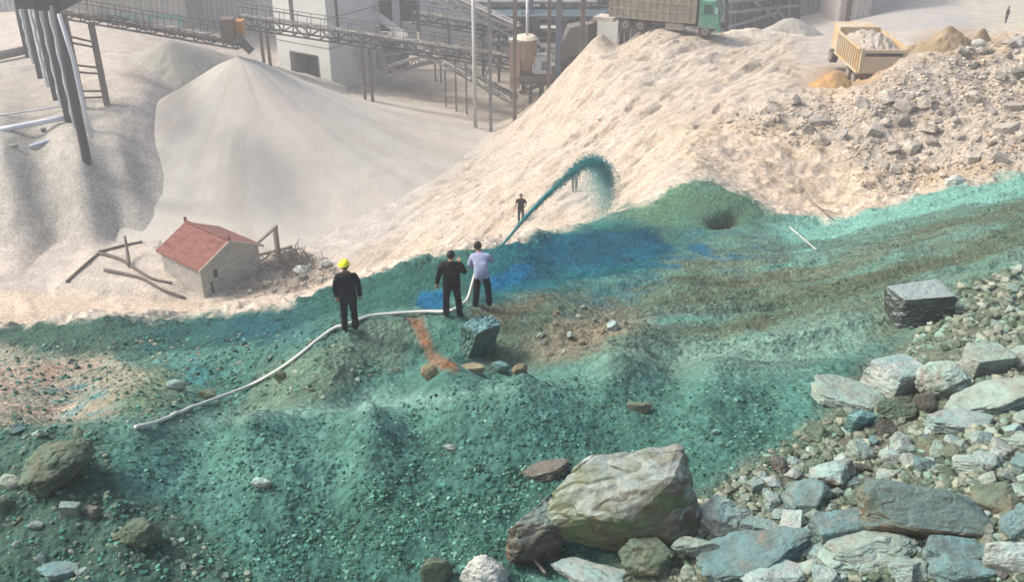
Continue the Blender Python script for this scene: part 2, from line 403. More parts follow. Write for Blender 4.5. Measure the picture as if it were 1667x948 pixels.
# --- relief
near = 1 - sstep(30, 48, YG)
rel = near * (.17 * fbm(XG / 1.5, YG / 1.5, 5, 21) + .055 * ridged(XG / .5, YG / .5, 4, 31) + .02 * fbm(XG / .12, YG / .12, 2, 41))
rel += near * sstep(17, 20, YG) * .16 * ridged(XG / 2.4, YG / 2.4, 4, 77)
rel += crestb * (.22 * fbm(XG / .9, YG / .9, 4, 90) + .1 * ridged(XG / .4, YG / .4, 3, 91))
rel += near * lowleft * .12 * ridged(XG / .8, YG / .8, 3, 66)
# long ruts that run up to the right on the ramp
ru = (YG - .38 * XG); rv = (XG + .4 * YG)
ramp = poly_mask([(900,560),(1100,420),(1667,300),(1800,300),(1800,480),(1400,560),(1300,600),(1000,600)], 30, 10)
rel += ramp * (.32 * fbm(ru / 1.3, rv / 9, 4, 51) + .10 * fbm(ru / .4, rv / 4, 3, 55))
beige_slope = sstep(40, 50, YG) * poly_mask([(560,440),(840,190),(1000,30),(1300,60),(1300,140),(1150,210),(1030,340),(800,400)], 20, 10)
dl = (XG * .62 + YG * .78)
rel += beige_slope * (.30 * fbm(XG / 5, YG / 5, 4, 61) + .22 * ridged((XG - YG) / 3.0, (XG + YG) / 14, 4, 62) * sstep(.4, .0, 0 * YG))
rel += rubble * (.55 * ridged(XG / 3.2, YG / 3.2, 5, 71) + .25 * ridged(XG / 1.1, YG / 1.1, 3, 72))
rel += crumb * (.32 * ridged(XG / 2.2, YG / 2.2, 4, 93) + .16 * fbm(XG / .6, YG / .6, 3, 94))
ac, al = XG * .85 - YG * .53, XG * .53 + YG * .85
rel += beige_slope * (.20 * fbm(ac / 1.2, al / 10, 4, 97) + .10 * ridged(ac / .9, al / 5, 3, 98))
rel -= beige_slope * .22 * sstep(.22, .62, fbm((XG + YG) / 3.5, (XG - YG) / 1.4, 4, 95))
floorz = sstep(44, 52, YG) * (1 - beige_slope) * (1 - rubble)
rel += floorz * (.10 * fbm(XG / 6, YG / 6, 5, 81))
lface = poly_mask([(-80,200),(240,160),(340,330),(330,390),(-80,400)], 20, 10) * (YG > 55)
rel += lface * (.14 * fbm((XG + .2 * YG) / 2.2, YG / 9, 4, 85) + .05 * ridged(XG / 2, YG / 3, 3, 87))
pmound = poly_mask([(90,470),(150,410),(260,400),(300,470),(250,490)], 18, 8) * (YG > 48) * (YG < 64)
rel += pmound * .5
deb = poly_mask([(340,490),(420,440),(440,415),(540,430),(560,450),(470,480)], 12, 14) * (YG > 48) * (YG < 64)
rel += deb * (.25 + .3 * ridged(XG / 1.2, YG / 1.2, 3, 88))
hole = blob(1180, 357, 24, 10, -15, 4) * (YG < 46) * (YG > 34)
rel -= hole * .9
rim = blob(1165, 322, 60, 14, 8, 8) * (YG < 46) * (YG > 34); rel += rim * .25
ZG = ZB + rel
ZG = np.where(YG < 3, np.minimum(ZG, -8.0), ZG)
lnY = None
def ground(X, Y):
    """ground height under (X,Y), numpy arrays or scalars"""
    X = np.atleast_1d(np.asarray(X, float)); Y = np.atleast_1d(np.asarray(Y, float)); a = X / (Y + 8)
    i = np.clip(np.searchsorted(yy, Y) - 1, 0, NR - 2); j = np.clip(np.searchsorted(aa, a) - 1, 0, NC - 2)
    fy = np.clip((Y - yy[i]) / (yy[i + 1] - yy[i]), 0, 1); fx = np.clip((a - aa[j]) / (aa[j + 1] - aa[j]), 0, 1)
    z = (ZG[i, j] * (1 - fx) + ZG[i, j + 1] * fx) * (1 - fy) + (ZG[i + 1, j] * (1 - fx) + ZG[i + 1, j + 1] * fx) * fy
    return z
def hit(px, py, y0=7., y1=160.):
    """ground points seen at photo pixels (arrays)"""
    px = np.atleast_1d(np.asarray(px, float)); py = np.atleast_1d(np.asarray(py, float)); t = tdown(py)
    Ys = np.geomspace(y0, y1, 900); res = np.full(px.shape, np.nan); done = np.zeros(px.shape, bool)
    k = (CP + t * SP) * (px - PW / 2) / FPX
    for Y in Ys:
        z = ground(k * Y, np.full(px.shape, Y)); h_ = (~done) & (z >= -Y * t)
        res[h_] = Y; done |= h_
        if done.all(): break
    res = np.where(np.isnan(res), y1, res)
    return k * res, res, ground(k * res, res)
def G(px, py, **kw):
    x, y, z = hit(px, py, **kw); return Vector((float(x[0]), float(y[0]), float(z[0])))

# ------------------------------------------------------------------ ground pigment, some highlight and shade painted in
def lc(r, g, b, k=KA): return lin((r, g, b)) * k
n1 = fbm(XG / 3.0, YG / 3.0, 5, 101); n2 = fbm(XG / .9, YG / .9, 5, 103); n3 = fbm(XG / .35, YG / .35, 4, 107); nb = fbm(XG / 9, YG / 9, 4, 109)
st = fbm(ru / .7, rv / 8, 5, 111); st2 = fbm(ru / 2.2, rv / 14, 4, 113)
COLR = np.zeros(XG.shape + (3,))
def mixc(m, c):
    global COLR
    m = np.clip(m, 0, 1)[..., None]; COLR = COLR * (1 - m) + np.asarray(c) * m
COLR[:] = lc(214, 203, 188)
mixc(.35 + .6 * n1, lc(206, 192, 172))
mixc(.2 + .9 * n2, lc(219, 210, 196))
mixc(floorz * (.75 + .4 * nb), lc(204, 197, 188))                       # valley floor, greyer
mixc(poly_mask([(-80,380),(-80,500),(60,470),(330,400),(620,400),(800,230),(600,180),(450,330)], 25, 10) * (YG > 45) * .35, lc(212, 200, 190))
mixc(poly_mask([(-80,545),(-80,470),(100,480),(340,492),(560,440),(620,430),(700,380),(720,420),(560,475),(480,505)], 10, 12) * (YG > 44) * .9, lc(221, 203, 180))
mixc(lface * (.85 + .3 * n1), lc(186, 185, 178))
mixc(lface * (.8 * sstep(-.1, .5, fbm((XG + .2 * YG) / 2.4, YG / 9, 4, 85))), lc(170, 168, 160))
mixc(poly_mask([(180,195),(240,160),(340,300),(330,360),(230,330)], 25, 14) * (YG > 55) * .55, lc(190, 180, 172))
mixc(poly_mask([(-60,100),(90,100),(130,170),(100,200),(-60,215)], 14, 10) * (YG > 60) * .6, lc(170, 168, 158))
mixc(poly_mask([(240,150),(400,100),(700,200),(820,230),(620,400),(300,400),(240,330)], 45, 20) * (YG > 50) * .7, lc(202, 199, 192))
mixc(rubble * (.45 + .9 * n2), lc(198, 186, 168))
mixc(rubble * sstep(.0, .5, n1 + .3 * n3) * .8, lc(190, 170, 140))
mixc(rubble * blob(1470, 160, 110, 45, -25, 40) * .9, lc(172, 167, 160))
mixc(blob(1375, 130, 62, 22, 0, 10) * (YG > 45) * 1.0, lc(190, 158, 112))
mixc(poly_mask([(1490,60),(1560,38),(1640,50),(1640,90),(1490,90)], 8, 10) * (YG > 50) * .7, lc(186, 168, 140))
mixc(beige_slope * sstep(.1, .6, ridged((XG - YG) / 3.0, (XG + YG) / 14, 4, 62)) * .4, lc(200, 188, 168))
mixc(beige_slope * sstep(.28, .5, fbm(XG / 1.2, YG / 2.2, 4, 131)) * .55, lc(180, 166, 144))
mixc(beige_slope * sstep(.05, .5, fbm(ac / 1.2, al / 10, 4, 97)) * .45, lc(198, 184, 162))
mixc(crumb * (.55 + .5 * n2), lc(208, 190, 162))
mixc(crumb * sstep(.15, .5, n3 + .4 * n2) * .7, lc(176, 158, 130))  # crevice shade painted into the crumbling face
mixc(beige_slope * sstep(.30, .62, fbm((XG + YG) / 3.5, (XG - YG) / 1.4, 4, 95)) * .6, lc(172, 154, 128))  # the carved dents get their shade in the colour too
mixc(deb * (.65 + .6 * n3), lc(140, 132, 122))
mixc(pmound * .5, lc(222, 212, 196))
mixc(poly_mask([(1180,50),(1300,50),(1500,60),(1450,45),(1300,44)], 5, 6) * (YG > 80) * .5, lc(214, 205, 194))
mixc((YG > 93) * sstep(0, 10, XG) * .8, lc(190, 190, 188))
mixc(poly_mask([(1540,-40),(1667,-60),(1900,-40),(1900,60),(1600,60)], 10, 10) * (YG > 80) * .8, lc(204, 200, 182))
# teal dyed hillside
T = np.zeros(XG.shape + (3,)); T[:] = lc(80, 138, 124)
def mt(m, c):
    global T
    m = np.clip(m, 0, 1)[..., None]; T = T * (1 - m) + np.asarray(c) * m
mt(.4 + .9 * n2, lc(66, 120, 106))
mt(sstep(.0, .6, n3 + .35 * n1) * .5, lc(104, 160, 144))
mt(sstep(.15, .7, n1) * .45, lc(86, 120, 98))
front = poly_mask([(150,700),(600,655),(850,605),(1320,625),(1380,720),(1200,790),(1000,860),(700,960),(350,960)], 26, 20)
mt(front * .30, lc(70, 134, 122))
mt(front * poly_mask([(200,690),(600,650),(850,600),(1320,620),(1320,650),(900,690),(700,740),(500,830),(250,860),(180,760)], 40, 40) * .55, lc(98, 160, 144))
mt(front * sstep(.05, .5, fbm(XG / .8, YG / .8, 5, 141)) * .5, lc(52, 92, 82))
mt(front * poly_mask([(550,800),(850,760),(1000,760),(900,960),(350,960)], 60, 50) * .5, lc(60, 108, 96))
mt(blob(560, 665, 330, 13, -6, 10) * .6, lc(140, 192, 174))  # highlight along the near crest, painted lighter
mt(blob(1050, 612, 240, 14, 2, 10) * .45, lc(112, 172, 154))  # the crest highlight carried on to the right, also in the colour
mt(ramp * (.55 + .2 * n1), lc(120, 150, 130))
mt(ramp * sstep(-.05, .4, st) * .85, lc(104, 168, 148))
mt(ramp * sstep(.05, .45, st2) * .7, lc(98, 112, 82))
mt(ramp * sstep(.0, .4, -st + .3 * st2) * .5, lc(84, 108, 84))
mt(poly_mask([(950,590),(1250,530),(1440,520),(1400,580),(1250,610)], 26, 20) * .7, lc(128, 182, 162))
mt(poly_mask([(1250,365),(1400,350),(1600,285),(1750,260),(1750,300),(1500,370),(1300,420)], 16, 16) * .9, lc(122, 192, 172))
mt(poly_mask([(1500,470),(1667,420),(1750,440),(1750,620),(1600,560),(1480,560)], 24, 20) * .5, lc(112, 158, 134))
mt(ramp * sstep(.1, .4, -st2 + .4 * st) * .6, lc(70, 84, 62))
mt(poly_mask([(1100,540),(1250,500),(1450,440),(1667,370),(1667,395),(1400,490),(1200,545)], 12, 14) * .7, lc(86, 98, 70))
mt(poly_mask([(1180,470),(1330,430),(1520,370),(1700,330),(1700,350),(1500,400),(1300,470)], 10, 16) * .45, lc(106, 112, 84))
mt(poly_mask([(850,480),(950,470),(1000,500),(980,560),(870,600),(780,600),(800,500)], 22, 24) * .6, lc(104, 112, 86))
mt(poly_mask([(780,500),(880,480),(900,500),(830,525),(800,560),(770,520)], 12, 14) * .5, lc(122, 116, 84))
mt(poly_mask([(-60,520),(200,520),(480,500),(560,465),(800,400),(860,390),(830,455),(760,480),(680,500),(600,510),(520,530),(430,565),(230,580),(-60,578)], 10, 16) * .9, lc(38, 98, 88))
mt(poly_mask([(-60,535),(250,525),(230,580),(-60,578)], 10, 16) * .6, lc(72, 104, 84))
mt(blob(420, 540, 90, 28, 0, 30) * .8, lc(26, 92, 106))
mt(blob(240, 545, 60, 20, 0, 30) * .5, lc(40, 108, 112))
mt(poly_mask([(800,402),(920,376),(1060,365),(1100,400),(1060,450),(950,470),(800,500),(770,470)], 16, 30) * .95, lc(14, 106, 112))
mt(poly_mask([(860,395),(950,380),(1080,380),(1090,405),(1000,435),(900,450),(800,475),(790,455),(850,430)], 10, 22) * sstep(-.9, .1, n2 + .3) * .97, lc(0, 96, 120))
mt(poly_mask([(1000,350),(1100,300),(1220,315),(1260,355),(1120,375),(1050,370)], 16, 18) * .8, lc(88, 134, 102))
mt(blob(930, 420, 120, 24, -12, 26) * .8, lc(0, 82, 98))
mt(blob(1130, 420, 130, 30, -10, 40) * sstep(-.1, .4, n2) * .9, lc(22, 112, 140))
mt(blob(1000, 490, 90, 30, -10, 40) * sstep(-.1, .4, n2) * .6, lc(34, 122, 140))
mt(poly_mask([(676,500),(684,482),(722,478),(726,506),(690,511)], 2.5, 3) * 1.0, lc(0, 104, 142))
mt(poly_mask([(790,472),(800,452),(850,432),(870,440),(840,462)], 4, 6) * 1.0, lc(0, 104, 144))
mt(poly_mask([(380,690),(430,600),(520,560),(600,525),(700,520),(660,600),(520,650)], 18, 16) * .65, lc(112, 142, 116))
mt(poly_mask([(668,521),(690,521),(714,560),(748,592),(740,606),(712,604),(698,565)], 6, 16) * (.75 + .5 * n3), lc(156, 120, 86))
mt(poly_mask([(880,590),(860,560),(1000,510),(1060,520),(1000,560),(940,590)], 18, 20) * .55, lc(150, 150, 124))
mt(poly_mask([(-60,560),(60,576),(180,580),(240,620),(170,690),(-60,700)], 14, 26) * .95, lc(160, 168, 146))
mt(poly_mask([(-60,600),(60,590),(150,590),(180,660),(60,700),(-60,690)], 12, 30) * sstep(0, .35, n2) * .8, lc(190, 182, 158))
mt(blob(80, 610, 22, 14, 0, 20) * .5, lc(170, 132, 100))
mt(blob(130, 655, 60, 22, 0, 40) * sstep(-.2, .3, n3) * .9, lc(66, 158, 160))
mt(blob(240, 640, 60, 40, 0, 40) * .5, lc(150, 164, 110))
mt(blob(300, 620, 70, 30, 0, 40) * sstep(-.1, .3, n3) * .8, lc(60, 148, 150))
mt(lowleft * .75, lc(70, 104, 88))
mt(fgr * (.75 + .3 * n3), lc(124, 138, 112))
mt(fgr * sstep(.1, .5, n2) * .6, lc(88, 104, 80))
mt(poly_mask([(1180,780),(1400,690),(1480,740),(1300,850)], 24, 20) * .5, lc(130, 146, 128))
mt(hole * 1.2, lc(58, 52, 42))  # shade inside the hole put into the ground colour
lum = T @ np.array([.2126, .7152, .0722]); T = T * np.array([1.14, .98, 1.05])
COLR *= np.array([.81, .808, .808])
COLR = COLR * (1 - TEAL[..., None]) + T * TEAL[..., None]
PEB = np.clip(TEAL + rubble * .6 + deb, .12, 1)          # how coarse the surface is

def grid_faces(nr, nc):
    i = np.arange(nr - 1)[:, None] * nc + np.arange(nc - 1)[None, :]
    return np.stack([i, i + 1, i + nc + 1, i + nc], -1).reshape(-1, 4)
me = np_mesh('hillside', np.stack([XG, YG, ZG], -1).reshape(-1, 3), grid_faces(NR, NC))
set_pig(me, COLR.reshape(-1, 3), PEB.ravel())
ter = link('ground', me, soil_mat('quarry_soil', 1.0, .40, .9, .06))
tag(ter, kind='structure')

# ------------------------------------------------------------------ sand piles
def pile(name, px_apex, py_apex, Yc, zfloor, r, label, colf, seed, ex=1.0, ey=1.0, conc=.25, ridge=None, n=220, lump=.12):
    gl = 1 if n > 100 else 0
    A = W(px_apex, py_apex, Yc); hgt = A.z - zfloor
    th = np.linspace(0, 2 * math.pi, n * 2, endpoint=False); rr = np.concatenate([np.linspace(0, 1.12, n)])
    T_, R_ = np.meshgrid(th, rr)
    warp = 1 + .10 * fbm(np.cos(T_) * 1.3 + seed, np.sin(T_) * 1.3, 3, seed)
    x = R_ * r * ex * np.cos(T_) * warp; y = R_ * r * ey * np.sin(T_) * warp
    f = 1 - R_; f = f * (1 - conc) + conc * np.where(f > 0, f ** 2.2, f)
    rnd_ = .05; f = f - rnd_ * np.exp(-(R_ / .05) ** 2)
    z = hgt * f
    g = fbm(T_ * 3 + 3, R_ * 2.0, 4, seed + 3)
    z = z + np.minimum(R_ * 3, 1) * (lump * fbm(x / (3 if gl else .9), y / (3 if gl else .9), 4, seed + 1) + gl * lump * .8 * g * np.sin(np.pi * np.clip(R_, 0, 1)))
    V = np.stack([x, y, z], -1).reshape(-1, 3); nc = n * 2; nr = len(rr)
    i = np.arange(nr - 1)[:, None] * nc; j = np.arange(nc)[None, :]; j2 = (j + 1) % nc
    F = np.stack([i + j, i + j2, i + nc + j2, i + nc + j], -1).reshape(-1, 4)
    me = np_mesh(name, V, F); set_pig(me, colf(x, y, z, T_, R_).reshape(-1, 3), .12)
    o = link(name, me, SAND); o.location = (A.x, A.y, zfloor)
    return tag(o, label, 'sand pile')
SAND = soil_mat('loose_sand', 1.0, .10, .5, .03)
def c_cone(x, y, z, T_, R_):
    a = lc(200, 198, 190); b = lc(206, 200, 191); c = lc(186, 180, 171)
    m1 = sstep(-.3, .4, fbm(T_ * 3, R_ * 1.2, 4, 5))[..., None]; m2 = (sstep(.0, .5, fbm(T_ * 7, R_ * 1.6, 4, 8)) * .6)[..., None]
    o = a * (1 - m1) + b * m1; return o * (1 - m2) + c * m2
def c_back(x, y, z, T_, R_):
    a = lc(168, 167, 158); b = lc(152, 150, 143)
    m1 = sstep(-.3, .4, fbm(x / 3, y / 5, 5, 25))[..., None]; return a * (1 - m1) + b * m1
pile('sand_pile', 388, 80, 79.6, -29.8, 24.0, 'tall pale grey cone of fine sand below the conveyor tip', c_cone, 3, 1.0, .86, .6)
pile('sand_pile', 275, 60, 89.5, -26.5, 12.5, 'darker grey sand heap behind the tall pale cone', c_back, 11, 1.05, .8, .2, lump=.3)
def c_low(x, y, z, T_, R_):
    a = lc(182, 180, 172); b = lc(168, 166, 158); m1 = sstep(-.3, .4, fbm(x / 2, y / 3, 5, 29))[..., None]; return a * (1 - m1) + b * m1
pile('sand_pile', 20, 103, 88, -25.5, 8.5, 'low grey sand heap behind the dark pipe tower at the left edge', c_low, 17, 1.2, .8, .2, lump=.2)
def c_tan(x, y, z, T_, R_):
    a = lc(186, 150, 102); b = lc(160, 132, 96); m1 = sstep(-.2, .4, fbm(x / .5, y / .5, 5, 33))[..., None]; return a * (1 - m1) + b * m1
pile('dirt_pile', 1362, 112, 65.0, -19.9, 2.9, 'ochre dirt heap just tipped behind the yellow dump truck', c_tan, 23, 1.1, .9, .1, n=90, lump=.25)
def c_brn(x, y, z, T_, R_):
    a = lc(150, 132, 102); b = lc(176, 158, 130); m1 = sstep(-.2, .4, fbm(x / .8, y / .5, 5, 37))[..., None]; return a * (1 - m1) + b * m1
pile('dirt_pile', 1548, 39, 75, -19.0, 2.2, 'brown dirt heap on the skyline of the rubble, left of the far walker', c_brn, 29, 1.2, .8, .1, n=90, lump=.45)
pile('dirt_pile', 1602, 43, 75, -19.0, 1.3, 'smaller brown dirt heap to the right of the larger brown one', c_brn, 31, 1.2, .6, .1, n=70, lump=.25)
def c_pale(x, y, z, T_, R_):
    a = lc(216, 208, 194); b = lc(200, 190, 176); m1 = sstep(-.2, .4, fbm(x / .8, y / .8, 5, 39))[..., None]; return a * (1 - m1) + b * m1
pile('dirt_pile', 1225, 44, 87, -21.0, 2.3, 'low pale dirt berm beside the front of the green truck', c_pale, 41, 2.2, .6, .1, n=70, lump=.3)
pile('dirt_pile', 1290, 24, 96, -25.5, 5.5, 'grey green dirt slope beyond the pale road behind the two trucks', c_low, 43, 1.7, .8, .1, n=90, lump=.3)

# ------------------------------------------------------------------ stones
K_PALE, K_GREY = C(190, 186, 174), C(140, 138, 128)
RM = {
 'pale':  rock_mat('pale_stone', C(196, 208, 200), C(146, 158, 150), dye=C(136, 196, 188), dye_amt=.6, stain=C(150, 132, 106), stain_amt=.15, rnd=.1),
 'moss':  rock_mat('mossy_stone', C(104, 120, 62), C(134, 146, 100), dye=C(164, 184, 176), dye_amt=.72, stain=C(140, 108, 70), stain_amt=.5, rnd=.05, sc=1.1),
 'brown': rock_mat('brown_stone', C(140, 116, 92), C(96, 80, 66), dye=C(130, 172, 160), dye_amt=.7, stain=C(172, 146, 114), stain_amt=.4, rnd=.1, sc=2.6),
 'slate': rock_mat('slate_stone', C(120, 152, 150), C(96, 120, 116), dye=C(96, 166, 168), dye_amt=.5, stain=C(150, 142, 112), stain_amt=.2, rnd=.08),
 'teal':  rock_mat('dyed_stone', C(58, 128, 124), C(84, 118, 104), dye=C(96, 178, 178), dye_amt=.9, stain=C(120, 92, 76), stain_amt=.2, rnd=.08),
 'dark':  rock_mat('dark_block_stone', C(68, 80, 70), C(52, 60, 52), dye=C(150, 176, 176), dye_amt=1.6, rnd=.04),  # pale top over dark sides: the fall of light put into the colour
 'olive': rock_mat('olive_stone', C(108, 124, 94), C(90, 106, 84), dye=C(100, 134, 106), dye_amt=.6, stain=C(146, 134, 96), stain_amt=.3, rnd=.06),
 'tan':   rock_mat('tan_dyed_stone', C(170, 180, 164), C(124, 140, 126), dye=C(146, 194, 178), dye_amt=.6, stain=C(146, 132, 110), stain_amt=.22, rnd=.18),
 'red':   rock_mat('reddish_stone', C(122, 118, 108), C(98, 98, 90), dye=C(120, 150, 140), dye_amt=.25, rnd=.1),
 'ochre': rock_mat('ochre_stone', C(178, 160, 118), C(150, 136, 100), dye=C(130, 150, 110), dye_amt=.4, rnd=.08),
 'sand':  rock_mat('sandy_stone', C(212, 202, 186), C(184, 174, 158), stain=C(182, 156, 120), stain_amt=.25, rnd=.13),
 'greystone': rock_mat('grey_rubble_stone', C(184, 176, 165), C(150, 143, 134), stain=C(170, 150, 124), stain_amt=.2, rnd=.14),
 'ridge': rock_mat('slate_topped_stone', C(132, 118, 84), C(104, 108, 76), dye=C(98, 138, 132), dye_amt=1.3, stain=C(160, 130, 88), stain_amt=.4, rnd=.05),
 'white': rock_mat('white_stone', C(214, 220, 212), C(190, 196, 186), rnd=.05),
}
def rock_mesh(kind, seed, sub=3, rough=.045, bev=.035):
    r = random.Random(seed)
    pts = []
    if kind == 'block':
        for sx in (-1, 1):
            for sy in (-1, 1):
                for sz in (-1, 1): pts.append(Vector((sx * r.uniform(.6, 1), sy * r.uniform(.6, 1), sz * r.uniform(.75, 1))))
        for p_ in list(pts):
            k_ = r.randrange(3); q_ = p_.copy(); q_[k_] *= r.uniform(.55, .8); q_[(k_ + 1) % 3] *= 1.04; pts.append(q_); q2 = p_.copy(); q2[(k_ + 1) % 3] *= r.uniform(.5, .8); pts.append(q2)
            if r.random() < .5: p_ *= .93
    elif kind == 'slab':
        for k in range(9):
            a = k / 9 * 2 * math.pi + r.uniform(-.25, .25); q = r.uniform(.75, 1.05)
            for sz in (-1, 1): pts.append(Vector((math.cos(a) * q, math.sin(a) * q, sz * r.uniform(.6, 1))))
    elif kind == 'wedge':
        for k in range(7):
            a = k / 7 * 2 * math.pi + r.uniform(-.3, .3); pts.append(Vector((math.cos(a), math.sin(a), -.9)) * r.uniform(.8, 1.05))
            pts.append(Vector((math.cos(a) * .75, math.sin(a) * .75, r.uniform(-.2, .4))))
        pts.append(Vector((r.uniform(-.4, .1), r.uniform(-.2, .3), 1))); pts.append(Vector((r.uniform(.0, .4), r.uniform(-.1, .3), .85)))
    elif kind == 'round':
        for _ in range(46):
            v = Vector((r.gauss(0, 1), r.gauss(0, 1), r.gauss(0, 1))).normalized(); pts.append(v * r.uniform(.9, 1.02))
    else:                       # rough
        for _ in range(17):
            v = Vector((r.gauss(0, 1), r.gauss(0, 1), r.gauss(0, 1))).normalized(); m_ = max(abs(v.x), abs(v.y), abs(v.z))
            pts.append(v * (.62 + .38 / m_) * r.uniform(.78, 1.0))
    bm = bmesh.new()
    for p in pts: bm.verts.new(p)
    res = bmesh.ops.convex_hull(bm, input=bm.verts)
    bmesh.ops.delete(bm, geom=list({g for g in res['geom_interior'] + res['geom_unused'] if isinstance(g, bmesh.types.BMVert)}), context='VERTS')
    bmesh.ops.dissolve_limit(bm, angle_limit=math.radians(9), verts=bm.verts, edges=bm.edges)
    if bev > 0:
        bmesh.ops.bevel(bm, geom=list(bm.edges), offset=bev, segments=1, affect='EDGES', profile=.5, clamp_overlap=True)
    bmesh.ops.triangulate(bm, faces=bm.faces)
    for _ in range(sub):
        long_ = [e for e in bm.edges if e.calc_length() > .9 / (2 ** _)]
        if long_: bmesh.ops.subdivide_edges(bm, edges=long_, cuts=1, use_grid_fill=True)
        bmesh.ops.triangulate(bm, faces=[f for f in bm.faces if len(f.verts) > 3])
    bm.normal_update()
    if rough:
        P_ = np.array([v.co for v in bm.verts]); N_ = np.array([v.normal for v in bm.verts])
        d = rough * 1.4 * fbm3(P_ * 1.7 + seed, 3, seed) + rough * .7 * fbm3(P_ * 5.5 + seed, 2, seed + 50)
        d = d - rough * .9 * np.maximum(0, np.abs(fbm3(P_ * 2.6 - seed, 2, seed + 9)) * -4 + .5)      # thin cracks
        for v, dd, nn in zip(bm.verts, d, N_): v.co = v.co + Vector(nn) * float(dd)
    P_ = np.array([v.co for v in bm.verts]); lo, hi = P_.min(0), P_.max(0)
    for v in bm.verts: v.co = Vector(((v.co[i] - (lo[i] + hi[i]) / 2) / ((hi[i] - lo[i]) / 2) for i in range(3)))
    me = bpy.data.meshes.new('stone'); bm.to_mesh(me); bm.free()
    me.polygons.foreach_set('use_smooth', [kind == 'round'] * len(me.polygons)); me.update()
    return me
BNUM = 0
def boulder(px, pyb, wpx, hpx, kind, m, label, name='boulder', rz=None, tilt=0, roll=0, dfac=.5, seed=None, rough=None, sink=.12, cat='boulder', z_up=0, flat=None, group=None):
    """px: middle, pyb: bottom edge, wpx/hpx size in the photograph"""
    global BNUM; BNUM += 1; seed = seed or (BNUM * 13 + 5)
    g = G(px, pyb - 2); s = ppm(px, pyb, g.y)
    w_ = wpx / s; th = math.atan(float(tdown(pyb))); D = w_ * dfac
    H = max((hpx / s - D * math.sin(th) * .75) / math.cos(th), .22 * w_) if flat is None else flat * w_
    if rough is None: rough = .05 if kind == 'block' else .085
    o = link(name, rock_mesh(kind, seed, *((6, rough, .05) if wpx > 60 else (4, .07, .05))), RM[m])
    cy = g.y + D * .42; gx = g.x * cy / g.y
    gz = min(float(ground(gx, cy)[0]), g.z + H * .25)
    zc = min(g.z, gz) * .5 + gz * .5
    o.location = (gx, cy, zc + H * (.5 - sink) + z_up)
    o.scale = (w_ / 2, D / 2, H / 2)
    if kind in ('block', 'slab') and rz is None: rz = 0
    o.rotation_euler = (math.radians(roll), math.radians(tilt), rz if rz is not None else random.uniform(-.3, .3))
    if wpx > 90: add_chips(g.x, g.y, w_, m)
    return tag(o, label, cat, group)
def add_chips(*a): pass
big = boulder(1002, 925, 290, 196, 'rough', 'moss', 'huge mossy green and rust boulder with a pale top in the foreground', rz=.1, tilt=-4, dfac=.4, rough=.055, seed=41, sink=.1)
boulder(872, 930, 120, 128, 'rough', 'brown', 'split brown weathered rock leaning on the left end of the huge mossy boulder', rz=.35, tilt=-8, dfac=.7)
boulder(1172, 878, 92, 84, 'wedge', 'pale', 'pale pointed boulder touching the right side of the huge mossy boulder', dfac=.75)
boulder(1050, 950, 96, 84, 'rough', 'olive', 'dark olive grey craggy rock in front of the huge mossy boulder', dfac=.7, seed=19)
boulder(1130, 926, 84, 62, 'rough', 'tan', 'tan and teal stone wedged between the grey craggy rock and the long blue slab', seed=24)
boulder(1222, 946, 205, 84, 'slab', 'slate', 'long blue teal slab lying in the foreground stones', rz=.25, tilt=-14, dfac=.5, seed=8)
boulder(1232, 882, 70, 40, 'slab', 'pale', 'small grey slab tucked behind the long blue teal slab', tilt=8)
boulder(1490, 892, 215, 112, 'rough', 'ridge', 'large long slate topped boulder with a rusty brown foot on the right', rz=-.1, tilt=6, dfac=.45, rough=.06, seed=58)
boulder(1362, 894, 104, 66, 'block', 'slate', 'blue green block with an orange left face beside the large slate topped boulder', rz=.2, dfac=.6)
boulder(1408, 936, 185, 74, 'wedge', 'tan', 'pale tan pointed slab in front of the blue green block', rz=.15, dfac=.6)
boulder(1545, 930, 110, 52, 'slab', 'slate', 'flat blue grey slab below the large slate topped boulder', tilt=5)
boulder(1640, 945, 96, 70, 'rough', 'pale', 'grey boulder cut by the lower right corner of the photo', seed=14)
boulder(1250, 966, 110, 50, 'rough', 'pale', 'pale stone under the long blue slab at the bottom edge')
boulder(1560, 962, 120, 60, 'rough', 'slate', 'blue grey stone at the bottom edge under the flat blue grey slab')
boulder(790, 968, 84, 76, 'wedge', 'white', 'white pointed boulder at the bottom edge left of the brown split rock', dfac=.7)
boulder(712, 958, 54, 52, 'round', 'olive', 'grey green rounded stone left of the white pointed boulder')
boulder(955, 968, 130, 42, 'rough', 'pale', 'broad pale stone at the bottom edge below the brown split rock')
boulder(107, 818, 128, 108, 'round', 'olive', 'large rounded olive boulder in the lower left', rz=.35, tilt=-16, dfac=.8, seed=33, sink=.06)
boulder(237, 907, 66, 66, 'round', 'olive', 'smaller rounded green boulder in the lower left', dfac=.8)
boulder(118, 848, 36, 30, 'block', 'tan', 'small squared stone under the large rounded olive boulder', name='stone', cat='stone')
boulder(155, 850, 34, 28, 'rough', 'red', 'small dark stone beside the squared stone under the olive boulder', name='stone', cat='stone')
boulder(22, 800, 46, 32, 'round', 'tan', 'pale grey green rounded stone left of the large olive boulder', name='stone', cat='stone')
boulder(62, 868, 26, 20, 'round', 'pale', 'pale pebble shaped stone below the large olive boulder', name='stone', cat='stone')
boulder(100, 950, 70, 26, 'slab', 'slate', 'flat bluish slab at the bottom left edge', name='stone', cat='stone')
boulder(12, 842, 34, 30, 'rough', 'olive', 'dark green stone at the left edge below the olive boulder', name='stone', cat='stone')
boulder(783, 588, 66, 74, 'block', 'teal', 'blue teal topped block with dark sides under the two men on the ridge', rz=.6, dfac=.6, roll=12, tilt=7, rough=.09, seed=81, sink=.05)
boulder(700, 622, 32, 36, 'round', 'ochre', 'upright ochre stone at the foot of the orange soil streak', name='stone', cat='stone')
